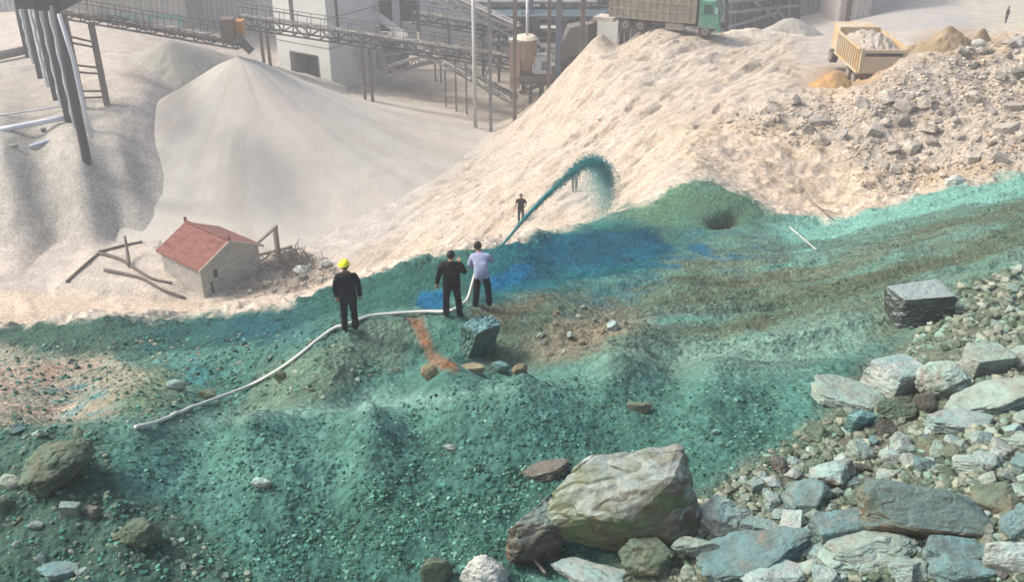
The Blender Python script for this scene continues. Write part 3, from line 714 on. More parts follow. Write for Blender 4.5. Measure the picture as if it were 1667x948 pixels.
boulder(815, 614, 30, 24, 'round', 'teal', 'bright teal stone beside the tan brown stone in the trough', name='stone', cat='stone')
boulder(846, 611, 26, 22, 'rough', 'ochre', 'tan brown stone right of the bright teal stone in the trough', name='stone', cat='stone')
boulder(770, 608, 40, 18, 'slab', 'ochre', 'flat tan stone below the blue teal topped block', name='stone', cat='stone')
boulder(1488, 536, 104, 74, 'block', 'dark', 'big dark squared block with a pale flat top on the right slope', rz=.12, tilt=-4, dfac=.62, seed=6, sink=.06, rough=.04, roll=4)
boulder(1378, 668, 122, 52, 'slab', 'tan', 'flat grey green slab at the left end of the row of boulders', tilt=9, rz=-.2, seed=12, dfac=.7)
boulder(1456, 648, 96, 80, 'block', 'pale', 'angular pale topped block in the row between the flat slab and the round boulder', rz=.5, tilt=8, seed=29, dfac=.8)
boulder(1527, 660, 88, 84, 'round', 'tan', 'rounded grey boulder in the row right of the pale topped block', dfac=.85, seed=31)
boulder(1600, 620, 78, 66, 'block', 'tan', 'squared dusty boulder in the row right of the rounded grey boulder', rz=.2, dfac=.8, seed=37)
boulder(1662, 606, 60, 58, 'round', 'tan', 'pale boulder cut by the right edge at the end of the row', dfac=.8)
boulder(1500, 682, 42, 46, 'rough', 'red', 'small dark stone under the rounded grey boulder', name='stone', cat='stone')
boulder(1396, 708, 56, 44, 'rough', 'teal', 'bright teal stone under the flat grey green slab', seed=11)
boulder(1440, 716, 40, 36, 'wedge', 'red', 'small grey brown stone right of the bright teal stone on the right slope', name='stone', cat='stone')
boulder(1455, 690, 70, 46, 'rough', 'olive', 'dark green stone filling the gap under the pale topped block')
boulder(1612, 678, 160, 52, 'slab', 'tan', 'long grey slab rising to the right edge below the row of boulders', tilt=-18, dfac=.5, seed=21)
boulder(1558, 712, 112, 30, 'slab', 'pale', 'flat pale slab below the long grey slab on the right', dfac=.5, seed=23)
boulder(888, 790, 84, 26, 'slab', 'red', 'flat dark rock jutting from the teal gravel above the huge boulder', tilt=-20, dfac=.5, seed=27)
boulder(1556, 303, 40, 24, 'wedge', 'white', 'white squared stone at the edge of the dye on the beige rubble', name='stone', cat='stone', rz=.1)
boulder(1040, 676, 42, 26, 'rough', 'olive', 'dark stone alone in the middle of the teal gravel face', name='stone', cat='stone')
boulder(1165, 712, 16, 13, 'round', 'teal', 'small bright mint stone in the teal gravel left of the stone field', name='stone', cat='stone')
boulder(733, 742, 22, 13, 'round', 'tan', 'small pinkish stone in the teal gravel below the ridge men', name='stone', cat='stone')
boulder(428, 800, 36, 22, 'round', 'tan', 'small pinkish grey stone in the left part of the teal gravel', name='stone', cat='stone')
boulder(288, 640, 32, 26, 'round', 'pale', 'pale rounded stone beside the blue patch near the hose', name='stone', cat='stone')
boulder(340, 654, 34, 22, 'rough', 'olive', 'olive stone just above the white hose on the left', name='stone', cat='stone')
boulder(458, 626, 20, 24, 'rough', 'olive', 'dark upright stone touching the white hose', name='stone', cat='stone')
boulder(490, 450, 28, 20, 'round', 'white', 'whitish boulder to the right of the red roofed hut', dfac=.8)
boulder(531, 440, 22, 16, 'round', 'white', 'smaller whitish stone behind the hard hat man', name='stone', cat='stone')
boulder(1650, 184, 44, 18, 'slab', 'sand', 'flat pale slab at the right edge of the beige rubble', name='stone', cat='stone')
boulder(1636, 222, 44, 24, 'slab', 'sand', 'squared sandy slab near the right edge of the beige rubble', name='stone', cat='stone', tilt=-12)
boulder(1660, 78, 34, 22, 'rough', 'white', 'bright stone at the upper right edge of the rubble', name='stone', cat='stone')
boulder(1592, 82, 24, 18, 'round', 'white', 'pale round stone in the reddish upper rubble on the right', name='stone', cat='stone')
boulder(1334, 208, 40, 22, 'rough', 'greystone', 'grey stone with a dark hollow in the middle of the rubble line', name='stone', cat='stone')

# stones of the loose rubble: each one an object; a few shared meshes
LOW = [rock_mesh(k, 200 + i, sub=4, rough=.08, bev=.05) for i, k in enumerate(['rough', 'block', 'rough', 'rough', 'slab', 'wedge', 'rough', 'round', 'rough', 'wedge', 'slab', 'rough'])]
for me_ in LOW: me_.materials.append(RM['tan'])
occupied = []
def inpoly(x, y, poly):
    c = False
    for (x0, y0), (x1, y1) in zip(poly, poly[1:] + poly[:1]):
        if ((y0 > y) != (y1 > y)) and x < (x1 - x0) * (y - y0) / (y1 - y0 + 1e-9) + x0: c = not c
    return c
def scatter(poly, n, smin, smax, mats, label, group, seed, name='stone', power=2.2, cat='stone'):
    r = random.Random(seed); xs = [p[0] for p in poly]; ys = [p[1] for p in poly]; pts = []; tries = 0
    while len(pts) < n and tries < n * 60:
        tries += 1
        x, y = r.uniform(min(xs), max(xs)), r.uniform(min(ys), max(ys))
        if not inpoly(x, y, poly): continue
        s = smin + (smax - smin) * r.random() ** power
        if any((x - a) ** 2 + ((y - b) * 1.3) ** 2 < ((s + c) * .42) ** 2 for a, b, c in occupied): continue
        pts.append((x, y, s)); occupied.append((x, y, s))
    X, Y, Z = hit([p[0] for p in pts], [p[1] for p in pts])
    for (x, y, s), gx, gy, gz in zip(pts, X, Y, Z):
        sz = s / ppm(x, y, gy); me_ = r.choice(LOW); o = bpy.data.objects.new(name, me_); COL.objects.link(o)
        o.material_slots[0].link = 'OBJECT'; o.material_slots[0].material = RM[r.choice(mats)]
        o.location = (gx, gy, gz + sz * .14); o.rotation_euler = (r.uniform(-.5, .5), r.uniform(-.5, .5), r.uniform(0, 6.28))
        o.scale = (sz * .5 * r.uniform(.85, 1.2), sz * .5 * r.uniform(.7, 1), sz * .5 * r.uniform(.5, .85))
        tag(o, label, cat, group)
for o in list(COL.objects):
    if o.name.startswith(('boulder', 'stone')):
        x_, y_ = PIX(o.location.x, o.location.y, o.location.z); k_ = ppm(x_, y_, o.location.y)
        occupied.append((float(x_), float(y_), o.scale.x * 2 * k_ * .8))
scatter([(1215,775),(1340,700),(1440,720),(1667,700),(1667,948),(1290,948),(1180,900),(1195,810)], 98, 17, 58, ['tan', 'tan', 'pale', 'pale', 'olive', 'slate', 'tan', 'red', 'pale'],
        'loose grey green stone in the stone field at the lower right', 'loose stones of the lower right stone field', 1, power=1.8)
_keep = occupied; occupied = [q for q in occupied if q[2] > 62]
scatter([(1260,800),(1400,735),(1667,715),(1667,948),(1100,948),(1180,890)], 58, 34, 84, ['tan', 'pale', 'pale', 'slate', 'olive', 'tan', 'pale'],
        'larger angular stone half buried in the stone field at the lower right', 'larger stones of the lower right stone field', 11, power=1.5, name='boulder', cat='boulder')
scatter([(1540,640),(1667,590),(1667,720),(1480,740)], 16, 26, 56, ['tan', 'pale', 'tan'],
        'grey angular stone between the boulder row and the stone field on the right', 'stones between the boulder row and the stone field', 12, power=1.5, name='boulder', cat='boulder')
occupied = _keep + occupied
scatter([(1440,540),(1560,470),(1667,440),(1667,570),(1560,570)], 22, 10, 26, ['tan', 'olive', 'tan', 'pale'],
        'loose grey green stone on the slope between the dark block and the boulder row', 'loose stones between the dark block and the boulder row', 2)
scatter([(0,700),(160,700),(180,830),(330,890),(420,948),(0,948)], 18, 10, 28, ['olive', 'tan', 'slate'],
        'small dyed stone on the dark ground around the rounded boulders at lower left', 'small stones around the rounded boulders', 3)
scatter([(1170,205),(1290,165),(1400,175),(1480,110),(1560,150),(1667,210),(1667,262),(1560,285),(1440,300),(1330,245),(1230,215)], 70, 11, 34, ['sand', 'greystone', 'sand', 'greystone', 'sand'],
        'dusty stone in the beige rubble below the yellow dump truck', 'stones of the beige rubble', 4, power=2.6)
scatter([(1560,80),(1667,60),(1667,150),(1590,120)], 12, 12, 26, ['sand', 'greystone', 'red'],
        'dusty stone in the upper right rubble beyond the grey track', 'stones of the upper right rubble', 5)
scatter([(840,560),(900,505),(1010,490),(1050,520),(990,560),(880,600)], 14, 9, 20, ['tan', 'tan', 'pale', 'ochre'],
        'small tan stone on the brownish bank right of the teal topped block', 'small stones on the brownish bank', 6)
scatter([(400,480),(470,430),(540,430),(560,452),(470,485)], 10, 7, 15, ['greystone', 'white', 'sand'],
        'small pale stone in the dark debris beside the hut', 'small stones beside the hut', 7)
scatter([(420,640),(560,610),(680,600),(660,625),(500,655)], 9, 8, 16, ['olive', 'tan'],
        'small stone in the trough between the hose and the gravel crest', 'small stones in the trough', 8)

# gravel nobody could count : one object of many small chips
def gravel(name, polys, label, m, seed):
    r = np.random.default_rng(seed)
    base = []
    for k in range(5):
        bm = bmesh.new(); bmesh.ops.create_icosphere(bm, subdivisions=1, radius=1)
        V_ = np.array([v.co for v in bm.verts]); F_ = np.array([[v.index for v in f.verts] for f in bm.faces]); bm.free()
        V_ = V_ * (1 + .35 * (r.random((len(V_), 1)) - .5)) * np.array([1, r.uniform(.6, .9), r.uniform(.45, .7)])
        base.append((V_, F_))
    Vs, Fs, Ps, nV = [], [], [], 0
    for poly, n, s0, s1, cols, off in polys:
        xs = np.array([p[0] for p in poly]); ys = np.array([p[1] for p in poly])
        x = r.uniform(xs.min(), xs.max(), n * 4); y = r.uniform(ys.min(), ys.max(), n * 4)
        ins = np.array([inpoly(a, b, poly) for a, b in zip(x, y)]); x = x[ins][:n]; y = y[ins][:n]
        cl = fbm(x / 40, y / 22, 3, seed + 5); keep = cl > r.uniform(-.55, .25, len(x)) ; x = x[keep]; y = y[keep]
        X, Y, Z = hit(x, y)
        s = (s0 + (s1 - s0) * r.random(len(x)) ** 3) / (FPX / (Y * (CP + tdown(y) * SP)))
        cidx = r.integers(0, len(cols), len(x)); carr = np.array([lc(*c) for c in cols])
        for k in range(5):
            q = np.arange(len(x)) % 5 == k; m_ = q.sum()
            if not m_: continue
            V_, F_ = base[k]; a = r.uniform(0, 6.28, m_); ca, sa = np.cos(a)[:, None], np.sin(a)[:, None]
            tl = r.uniform(-.5, .5, m_)[:, None]
            vx = V_[None, :, 0] * ca - V_[None, :, 1] * sa; vy = V_[None, :, 0] * sa + V_[None, :, 1] * ca; vz = V_[None, :, 2] + vx * tl
            sc = (s[q] * .5)[:, None]
            P_ = np.stack([X[q][:, None] + vx * sc, Y[q][:, None] + vy * sc, Z[q][:, None] + vz * sc + sc * off], -1)
            Vs.append(P_.reshape(-1, 3)); Fs.append((F_[None] + (np.arange(m_) * len(V_))[:, None, None]).reshape(-1, 3) + nV); nV += m_ * len(V_)
            cc = carr[cidx[q]] * r.uniform(.75, 1.25, (m_, 1)); Ps.append(np.repeat(cc, len(V_), 0))
    me = np_mesh(name, np.concatenate(Vs), np.concatenate(Fs), smooth=False); set_pig(me, np.concatenate(Ps), .5)
    o = link(name, me, m); return tag(o, label, 'gravel', kind='stuff')
GRAVEL = soil_mat('gravel_chips', 2.0, .22, .5, .02)
TC = [(70,128,114), (52,98,86), (92,150,134), (78,112,94), (118,166,150), (40,78,70), (44,86,78)]
GC = [(140,152,134), (112,128,110), (160,166,148), (130,158,144), (92,108,90), (132,140,124)]
SCL = [(200,190,172), (178,168,152), (160,150,136), (208,200,184), (184,160,128)]
gravel('teal_gravel', [([(160,720),(600,665),(850,612),(1320,632),(1400,720),(1200,800),(900,948),(380,948)], 11000, 2.2, 9, TC, .1),
       ([(380,948),(550,780),(900,760),(900,948)], 2200, 4, 12, TC, .1),
       ([(0,560),(500,540),(640,600),(380,680),(0,720)], 2600, 2.5, 11, TC + GC[:3], .1),
       ([(860,600),(1667,300),(1667,560),(1300,600)], 3500, 1.6, 6, TC + GC[:2], .0)],
       'loose teal dyed gravel over the sprayed slope', GRAVEL, 3)
gravel('pale_gravel', [([(1180,790),(1330,690),(1420,640),(1560,470),(1667,430),(1667,948),(1000,948)], 9500, 4, 24, GC, .15),
       ([(0,690),(160,700),(200,800),(360,880),(420,948),(0,948)], 2400, 3, 13, GC[:2] + TC[:4], .1)],
       'small grey green rubble and chips between the bigger stones', GRAVEL, 4)
gravel('beige_rubble', [([(1150,205),(1290,150),(1400,145),(1480,95),(1667,60),(1667,275),(1560,298),(1430,325),(1340,250),(1200,215)], 6500, 2.2, 9, SCL, .1),
       ([(580,440),(700,350),(850,210),(1000,60),(1100,60),(1120,200),(1000,340),(760,400)], 500, 1.5, 5, SCL, .1),
       ([(380,480),(440,425),(540,430),(560,452),(460,482)], 500, 2, 8, [(140,132,122), (120,114,106), (176,168,158)], .1),
       ([(985,30),(1130,60),(1110,115),(1000,90)], 130, 2, 7, SCL, .1)],
       'small dusty rubble covering the beige slopes', GRAVEL, 6)

# ------------------------------------------------------------------ people
def skin_mesh(nodes, edges, root, name, sub=2):
    """continuous surface grown round a skeleton of joints"""
    names = list(nodes); me = bpy.data.meshes.new(name)
    me.from_pydata([nodes[k][0] for k in names], [(names.index(a), names.index(b)) for a, b in edges], [])
    o = bpy.data.objects.new('tmp', me); COL.objects.link(o)
    md = o.modifiers.new('s', 'SKIN'); md.use_smooth_shade = True; md.branch_smoothing = .6
    sv = me.skin_vertices[0].data
    for i, k in enumerate(names):
        r = nodes[k][1]; sv[i].radius = r if isinstance(r, tuple) else (r, r); sv[i].use_root = (k == root)
    s2 = o.modifiers.new('b', 'SUBSURF'); s2.levels = sub; s2.render_levels = sub
    dg = bpy.context.evaluated_depsgraph_get(); dg.update()
    out = bpy.data.meshes.new_from_object(o.evaluated_get(dg), depsgraph=dg)
    bpy.data.objects.remove(o); bpy.data.meshes.remove(me)
    out.polygons.foreach_set('use_smooth', [True] * len(out.polygons)); out.name = name
    return out
def merge(meshes, name):
    bm = bmesh.new()
    for m_ in meshes: bm.from_mesh(m_)
    me = bpy.data.meshes.new(name); bm.to_mesh(me); bm.free(); me.polygons.foreach_set('use_smooth', [True] * len(me.polygons)); return me
SKINM = mat('skin', C(196, 150, 122), .6, var=.06)
HAIRM = mat('black_hair', C(26, 24, 24), .6, var=.3, scale=40)
def ell(c, r, seg=14, cut=None, name='e'):
    bm = bmesh.new(); bmesh.ops.create_uvsphere(bm, u_segments=seg, v_segments=seg, radius=1)
    if cut is not None:
        bmesh.ops.delete(bm, geom=[v for v in bm.verts if cut(v.co)], context='VERTS')
    for v in bm.verts: v.co = Vector((v.co.x * r[0] + c[0], v.co.y * r[1] + c[1], v.co.z * r[2] + c[2]))
    me = bpy.data.meshes.new(name); bm.to_mesh(me); bm.free(); me.polygons.foreach_set('use_smooth', [True] * len(me.polygons)); return me
def lerp3(a, b, t): return Vector(a) * (1 - t) + Vector(b) * t
def hand_chains(wrist, elbow, side, curl=.5):
    """palm and five bent fingers, as separate skinned chains rooted in the palm"""
    wv = Vector(wrist); d = (wv - Vector(elbow)).normalized(); x = d.cross(Vector((0, 1, 0)))
    if x.length < .2: x = d.cross(Vector((0, 0, 1)))
    x.normalize(); y = x.cross(d).normalized(); res = []
    pn = {'a': (wv, (.026, .02)), 'b': (wv + d * .045, (.036, .017)), 'c': (wv + d * .085, (.04, .015))}
    res.append(skin_mesh(pn, [('a', 'b'), ('b', 'c')], 'a', 'palm', 1))
    for k, (off, L) in enumerate(((-.03, .07), (-.01, .08), (.01, .075), (.03, .06))):
        p0 = wv + d * .075 + x * off; p1 = p0 + d * L * .5; p2 = p1 + (d * math.cos(curl) + y * math.sin(curl)) * L * .35; p3 = p2 + (d * math.cos(curl * 2) + y * math.sin(curl * 2)) * L * .3
        res.append(skin_mesh({'a': (p0, .0095), 'b': (p1, .009), 'c': (p2, .008), 'd': (p3, .0065)}, [('a', 'b'), ('b', 'c'), ('c', 'd')], 'a', 'finger', 1))
    t0 = wv + d * .03 - x * .02 * side; t1 = t0 - x * .03 * side + d * .03 + y * .01; t2 = t1 + d * .035 + y * .012
    res.append(skin_mesh({'a': (t0, .012), 'b': (t1, .0105), 'c': (t2, .0085)}, [('a', 'b'), ('b', 'c')], 'a', 'thumb', 1))
    return res
def person(loc, rz, J, jacket, trousers, label, helmet=None, collar=None, scale=1.0, jhem=.80, shoes=None, short=False, hairy=True, bulk=1.0, group=None):
    """J: joint positions (x right, y ahead, z up)"""
    root = empty('person', loc, rz, label, 'person', group); root.scale = (scale,) * 3
    g = J.get
    b = bulk
    n = {'pel': (g('pel', (0, 0, .93)), (.15 * b, .115 * b)), 'sp': (g('sp', (0, 0, 1.10)), (.145 * b, .11 * b)), 'ch': (g('ch', (0, 0, 1.28)), (.18 * b, .12 * b)), 'nb': (g('nb', (0, 0, 1.45)), (.07, .06)),
         'nk': (g('nk', (0, .01, 1.51)), .052)}
    hc = Vector(g('head', (0, .02, 1.62)))
    n['hl'] = (hc - Vector((0, .0, .06)), (.062, .075)); n['hd'] = (hc + Vector((0, 0, .0)), (.078, .095)); n['ht'] = (hc + Vector((0, -.005, .07)), (.06, .075))
    E = [('pel', 'sp'), ('sp', 'ch'), ('ch', 'nb'), ('nb', 'nk'), ('nk', 'hl'), ('hl', 'hd'), ('hd', 'ht')]
    for s, sd_ in ((-1, 'l'), (1, 'r')):
        n['sh' + sd_] = (g('sh' + sd_, (s * .185, 0, 1.39)), .066 * b); n['el' + sd_] = (g('el' + sd_, (s * .25, -.01, 1.13)), .042); n['wr' + sd_] = (g('wr' + sd_, (s * .26, .06, .88)), .026)
        n['hp' + sd_] = (g('hp' + sd_, (s * .09, 0, .87)), .088); n['kn' + sd_] = (g('kn' + sd_, (s * .11, .02, .48)), .056); n['an' + sd_] = (g('an' + sd_, (s * .12, -.01, .09)), .038)
        n['to' + sd_] = (Vector(n['an' + sd_][0]) + Vector((s * .03, .15, -.055)), (.036, .026))
        E += [('ch', 'sh' + sd_), ('sh' + sd_, 'el' + sd_), ('el' + sd_, 'wr' + sd_), ('pel', 'hp' + sd_), ('hp' + sd_, 'kn' + sd_), ('kn' + sd_, 'an' + sd_), ('an' + sd_, 'to' + sd_)]
    body0 = skin_mesh(n, E, 'pel', 'body', 3); parts = [body0]
    for s, sd_ in ((-1, 'l'), (1, 'r')): parts += hand_chains(n['wr' + sd_][0], n['el' + sd_][0], s, g('curl', .5))
    fx = Vector(g('face', (0, 1, -.1))).normalized(); rx_ = fx.cross(Vector((0, 0, 1))).normalized()
    parts.append(ell(hc + fx * .095 + Vector((0, 0, -.005)), (.012, .018, .024), 8))                    # nose
    for s in (-1, 1): parts.append(ell(hc + rx_ * .082 * s + Vector((0, 0, -.01)), (.014, .02, .032), 8))   # ears
    link('body', merge(parts, 'body'), SKINM, root)
    em = mat('eye', C(30, 24, 22), .3); lm = mat('lips', C(150, 88, 80), .5)
    for s in (-1, 1): link('eye', ell(hc + fx * .088 + rx_ * .03 * s + Vector((0, 0, .015)), (.011, .008, .007), 8), em, root)
    link('mouth', ell(hc + fx * .086 + Vector((0, 0, -.048)), (.024, .01, .007), 8), lm, root)
    # clothes
    V_ = np.array([v.co for v in body0.vertices]); N_ = np.array([v.normal for v in body0.vertices])
    best = np.full(len(V_), 1e9); seg = np.zeros(len(V_), int); tt = np.zeros(len(V_))
    for k, (a, c) in enumerate(E):
        A, B = np.array(n[a][0]), np.array(n[c][0]); d = B - A; t = np.clip(((V_ - A) @ d) / (d @ d), 0, 1)
        rad = lambda q: q if not isinstance(q, tuple) else sum(q) / 2
        r_ = rad(n[a][1]) * (1 - t) + rad(n[c][1]) * t
        ds = np.linalg.norm(V_ - A - t[:, None] * d, axis=1) / r_
        m_ = ds < best; best[m_] = ds[m_]; seg[m_] = k; tt[m_] = t[m_]
    nm = [a + '-' + c for a, c in E]; S = np.array(nm, dtype=object)[seg]
    hemz = g('hem', (0, 0, jhem))[2]
    torso = np.isin(S, ['pel-sp', 'sp-ch', 'ch-nb', 'ch-shl', 'ch-shr']); arm = np.isin(S, ['shl-ell', 'shr-elr']); fore = np.isin(S, ['ell-wrl', 'elr-wrr'])
    hips = np.isin(S, ['pel-hpl', 'pel-hpr', 'hpl-knl', 'hpr-knr']) & (V_[:, 2] > hemz)
    neck = (S == 'nb-nk') & (tt < .45)
    J_ = torso | neck | (arm & ((tt < .75) if short else True)) | ((fore & (tt < .93)) if not short else False) | hips
    T_ = np.isin(S, ['pel-hpl', 'pel-hpr', 'hpl-knl', 'hpr-knr', 'knl-anl', 'knr-anr']) | ((S == 'pel-sp') & (tt < .3))
    wr = fbm3(V_ * np.array([9, 9, 16]) + len(label), 3, 5)[:, None]
    def cloth(nm_, sel, off, flare=None):
        P2 = V_ + N_ * (off + .012 * wr * (off > .015))
        F_ = [tuple(p.vertices) for p in body0.polygons if all(sel[i] for i in p.vertices)]
        used = sorted({i for f in F_ for i in f}); mp = {u: i for i, u in enumerate(used)}
        me = bpy.data.meshes.new(nm_); me.from_pydata([tuple(P2[u]) for u in used], [], [tuple(mp[i] for i in f) for f in F_]); me.polygons.foreach_set('use_smooth', [True] * len(F_)); me.update(); return me
    offj = np.where(hips | (torso & (V_[:, 2] < 1.2)), .045, .032)[:, None]; offj = np.where((arm | fore)[:, None], .026, offj); offj = np.where(neck[:, None], .015, offj)
    link('jacket', cloth('jacket', J_, offj), jacket, root)
    offt = np.where(np.isin(S, ['knl-anl', 'knr-anr']), .028 + .012 * tt, .024)[:, None]
    link('trousers', cloth('trousers', T_, offt), trousers, root)
    sm = shoes or mat('dark_shoe', C(34, 32, 34), .6)
    for sd_ in 'lr':
        a = Vector(n['an' + sd_][0]); t_ = Vector(n['to' + sd_][0])
        link('shoe', skin_mesh({'a': (a + Vector((0, -.03, -.03)), (.056, .056)), 'b': (lerp3(a, t_, .55) + Vector((0, 0, -.015)), (.052, .042)), 'c': (t_ + Vector((0, .02, -.002)), (.04, .026))}, [('a', 'b'), ('b', 'c')], 'a', 'shoe', 1), sm, root)
    if helmet:
        hm = ell(hc + Vector((0, 0, .035)), (.118, .14, .125), 18, cut=lambda c: c.z < -.05)
        brim = ell(hc + fx * .03 + Vector((0, 0, .035)), (.135, .175, .014), 18)
        link('helmet', merge([hm, brim], 'helmet'), helmet, root)
    if hairy:
        link('hair', ell(hc + Vector((0, -.012, .022)) - fx * .012, (.096, .112, .112), 18, cut=lambda c: c.z < -.35 or (c.y * fx.y + c.x * fx.x > .55 and c.z < .35)), HAIRM, root)
    if collar:
        link('collar', skin_mesh({'a': (lerp3(n['nb'][0], n['nk'][0], .35), (.078, .076)), 'b': (lerp3(n['nb'][0], n['nk'][0], .85), (.066, .066))}, [('a', 'b')], 'a', 'collar', 1), collar, root)
    return root
NAVY = mat('navy_cloth', C(24, 28, 44), .8, var=.25, scale=14, bump=.4)
BLACKC = mat('black_cloth', C(20, 20, 26), .8, var=.3, scale=14, bump=.5)
DTROU = mat('dark_trouser_cloth', C(18, 24, 36), .85, var=.25, scale=14, bump=.4)
LAV = mat('lavender_cloth', C(168, 176, 208), .8, var=.08, scale=14, bump=.4)
YEL = mat('yellow_helmet_shell', C(236, 232, 40, .9), .35, var=.03)
WHC = mat('white_cloth', C(226, 228, 230), .8, var=.05)
DTE = mat('dark_teal_cloth', C(26, 88, 96), .8, var=.2)
def feet(px, py, off=0.0):
    g = G(px, py); g.z += off; return g
p1 = person(feet(571, 541), math.radians(8), {'wrl': (-.24, .03, .86), 'wrr': (.27, .05, .86), 'ell': (-.25, -.03, 1.12), 'elr': (.26, -.02, 1.12), 'head': (-.01, .015, 1.62), 'face': (-.25, 1, -.15)},
            NAVY, DTROU, 'man in a navy jacket and yellow hard hat standing by the hose', helmet=YEL, jhem=.74, scale=1.04, bulk=1.12)
p2 = person(feet(737, 517), math.radians(-4), {'wrl': (-.34, .0, .88), 'ell': (-.29, -.02, 1.12), 'elr': (.30, .08, 1.15), 'wrr': (.17, .28, 1.30), 'hpl': (-.1, 0, .87), 'knl': (-.14, .03, .48), 'anl': (-.15, .0, .09), 'knr': (.14, .02, .48), 'anr': (.17, 0, .09), 'head': (0, .03, 1.60)},
            BLACKC, DTROU, 'stout man in a black jacket and white collar with one arm raised', collar=WHC, bulk=1.3, scale=1.03, shoes=mat('grey_shoe', C(110, 120, 118), .6))
p3g = feet(783, 500)
p3 = person(p3g, math.radians(-6), {'pel': (.04, -.06, .90), 'sp': (.03, -.02, 1.07), 'ch': (-.02, .10, 1.24), 'nb': (-.05, .20, 1.36), 'nk': (-.07, .24, 1.40), 'head': (-.10, .30, 1.50), 'shl': (-.19, .14, 1.31), 'shr': (.16, .16, 1.32),
                 'ell': (-.28, .16, 1.06), 'wrl': (-.16, .34, .92), 'elr': (.27, .30, 1.12), 'wrr': (.16, .52, 1.12), 'hpl': (-.06, -.05, .85), 'hpr': (.13, -.05, .85), 'knl': (-.10, .02, .47), 'anl': (-.13, -.04, .09), 'knr': (.17, .08, .48), 'anr': (.20, .05, .09),
                 'hem': (.05, -.08, .84), 'face': (-.35, 1, -.5)},
            LAV, DTROU, 'man in a pale lavender jacket bending forward to aim the hose nozzle', bulk=1.12, scale=1.02)
def simple_pose(): return {}
p4 = person(feet(848, 363), math.radians(170), {'ell': (-.30, -.02, 1.16), 'wrl': (-.22, .12, .98), 'elr': (.28, -.02, 1.16), 'wrr': (.33, .05, .92), 'anl': (-.1, 0, .09), 'anr': (.12, 0, .09)},
            mat('black_shirt', C(44, 36, 44), .8), mat('slate_trouser_cloth', C(62, 62, 80), .8), 'small dark figure on the beige slope left of the water arc', short=True)
p5 = person(feet(935, 313), math.radians(185), {'anl': (-.11, 0, .09), 'anr': (.1, 0, .09)}, DTE, mat('slate_trouser_cloth', C(62, 62, 80), .8), 'small figure half hidden under the top of the water arch', short=False, group=None)
p6 = person(feet(1637, 37), math.radians(90), {'anl': (-.1, .05, .09), 'anr': (.1, -.05, .09)}, mat('black_shirt', C(44, 36, 44), .8), DTROU, 'tiny dark walker on the pale ground in the upper right corner')

# ------------------------------------------------------------------ hose, jet of dyed water
hp = [(222,703),(262,690),(330,664),(398,636),(430,622),(458,604),(490,580),(520,556),(545,541),(566,533),(600,519),(640,515),(690,513),(720,512),(738,510),(752,500)]
hx, hy, hz = hit([p[0] for p in hp], [p[1] for p in hp])
hpts = [Vector((float(a), float(b), float(c) + .06)) for a, b, c in zip(hx, hy, hz)]
nozz_w = p3.matrix_basis @ Vector((.16, .60, 1.10)); hand_l = p3.matrix_basis @ Vector((-.12, .42, .88))
hpts += [hpts[-1] * .6 + hand_l * .4 + Vector((0, 0, -.22)), hand_l, nozz_w]
def smooth_path(P_, k=8):
    P_ = [P_[0] * 2 - P_[1]] + P_ + [P_[-1] * 2 - P_[-2]]; out = []
    for i in range(1, len(P_) - 2):
        a, b, c, d = P_[i - 1:i + 3]
        for j in range(k):
            t = j / k; out.append(.5 * ((2 * b) + (-a + c) * t + (2 * a - 5 * b + 4 * c - d) * t * t + (-a + 3 * b - 3 * c + d) * t ** 3))
    out.append(P_[-2]); return out
sp_ = smooth_path(hpts)
for v in sp_[:-24]:
    v.z = max(v.z, float(ground(v.x, v.y)[0]) + .03)
hose = empty('hose', tuple(hpts[0]), 0, 'long white hose snaking over the dyed ridge to the bending man', 'hose')
MB().tube([v - hpts[0] for v in sp_], .04, 8).build('hose_pipe', mat('white_hose_cloth', C(222, 226, 220), .6, var=.08, scale=3), hose, True)
nd = (W(805, 418, 24.2) - nozz_w).normalized()
MB().tube([nozz_w - hpts[0] - nd * .1, nozz_w - hpts[0] + nd * .2, nozz_w - hpts[0] + nd * .55], [.05, .04, .022], 10).build('nozzle', mat('nozzle_metal', C(70, 74, 78), .4, metal=.6), hose, True)

J0 = nozz_w + nd * .55
jc = [J0, W(826, 389, 25.4), W(850, 360, 27.2), W(878, 330, 28.8), W(905, 303, 30.4), W(930, 279, 32), W(950, 264, 33.6), W(967, 261, 35.2), W(980, 268, 36.4), W(988, 286, 37.4), W(991, 306, 38.2)]
jp = smooth_path(jc, 14); nj = len(jp)
wj = mat('dyed_water', C(24, 146, 148), .35, var=.25, scale=3, spec=.5)
jet = empty('water_jet', tuple(J0), 0, 'arching jet of dark teal dyed water falling beyond the hose men', 'water jet')
rj = []
for i in range(nj):
    t = i / (nj - 1); rj.append(.02 + .05 * min(t / .4, 1) + .05 * random.random() * t)
cut = int(nj * .42)
MB().tube([p - J0 for p in jp[:cut]], [r * (1 if i < cut - 12 else (cut - i) / 12) for i, r in enumerate(rj[:cut])], 9).build('stream', wj, jet, True)
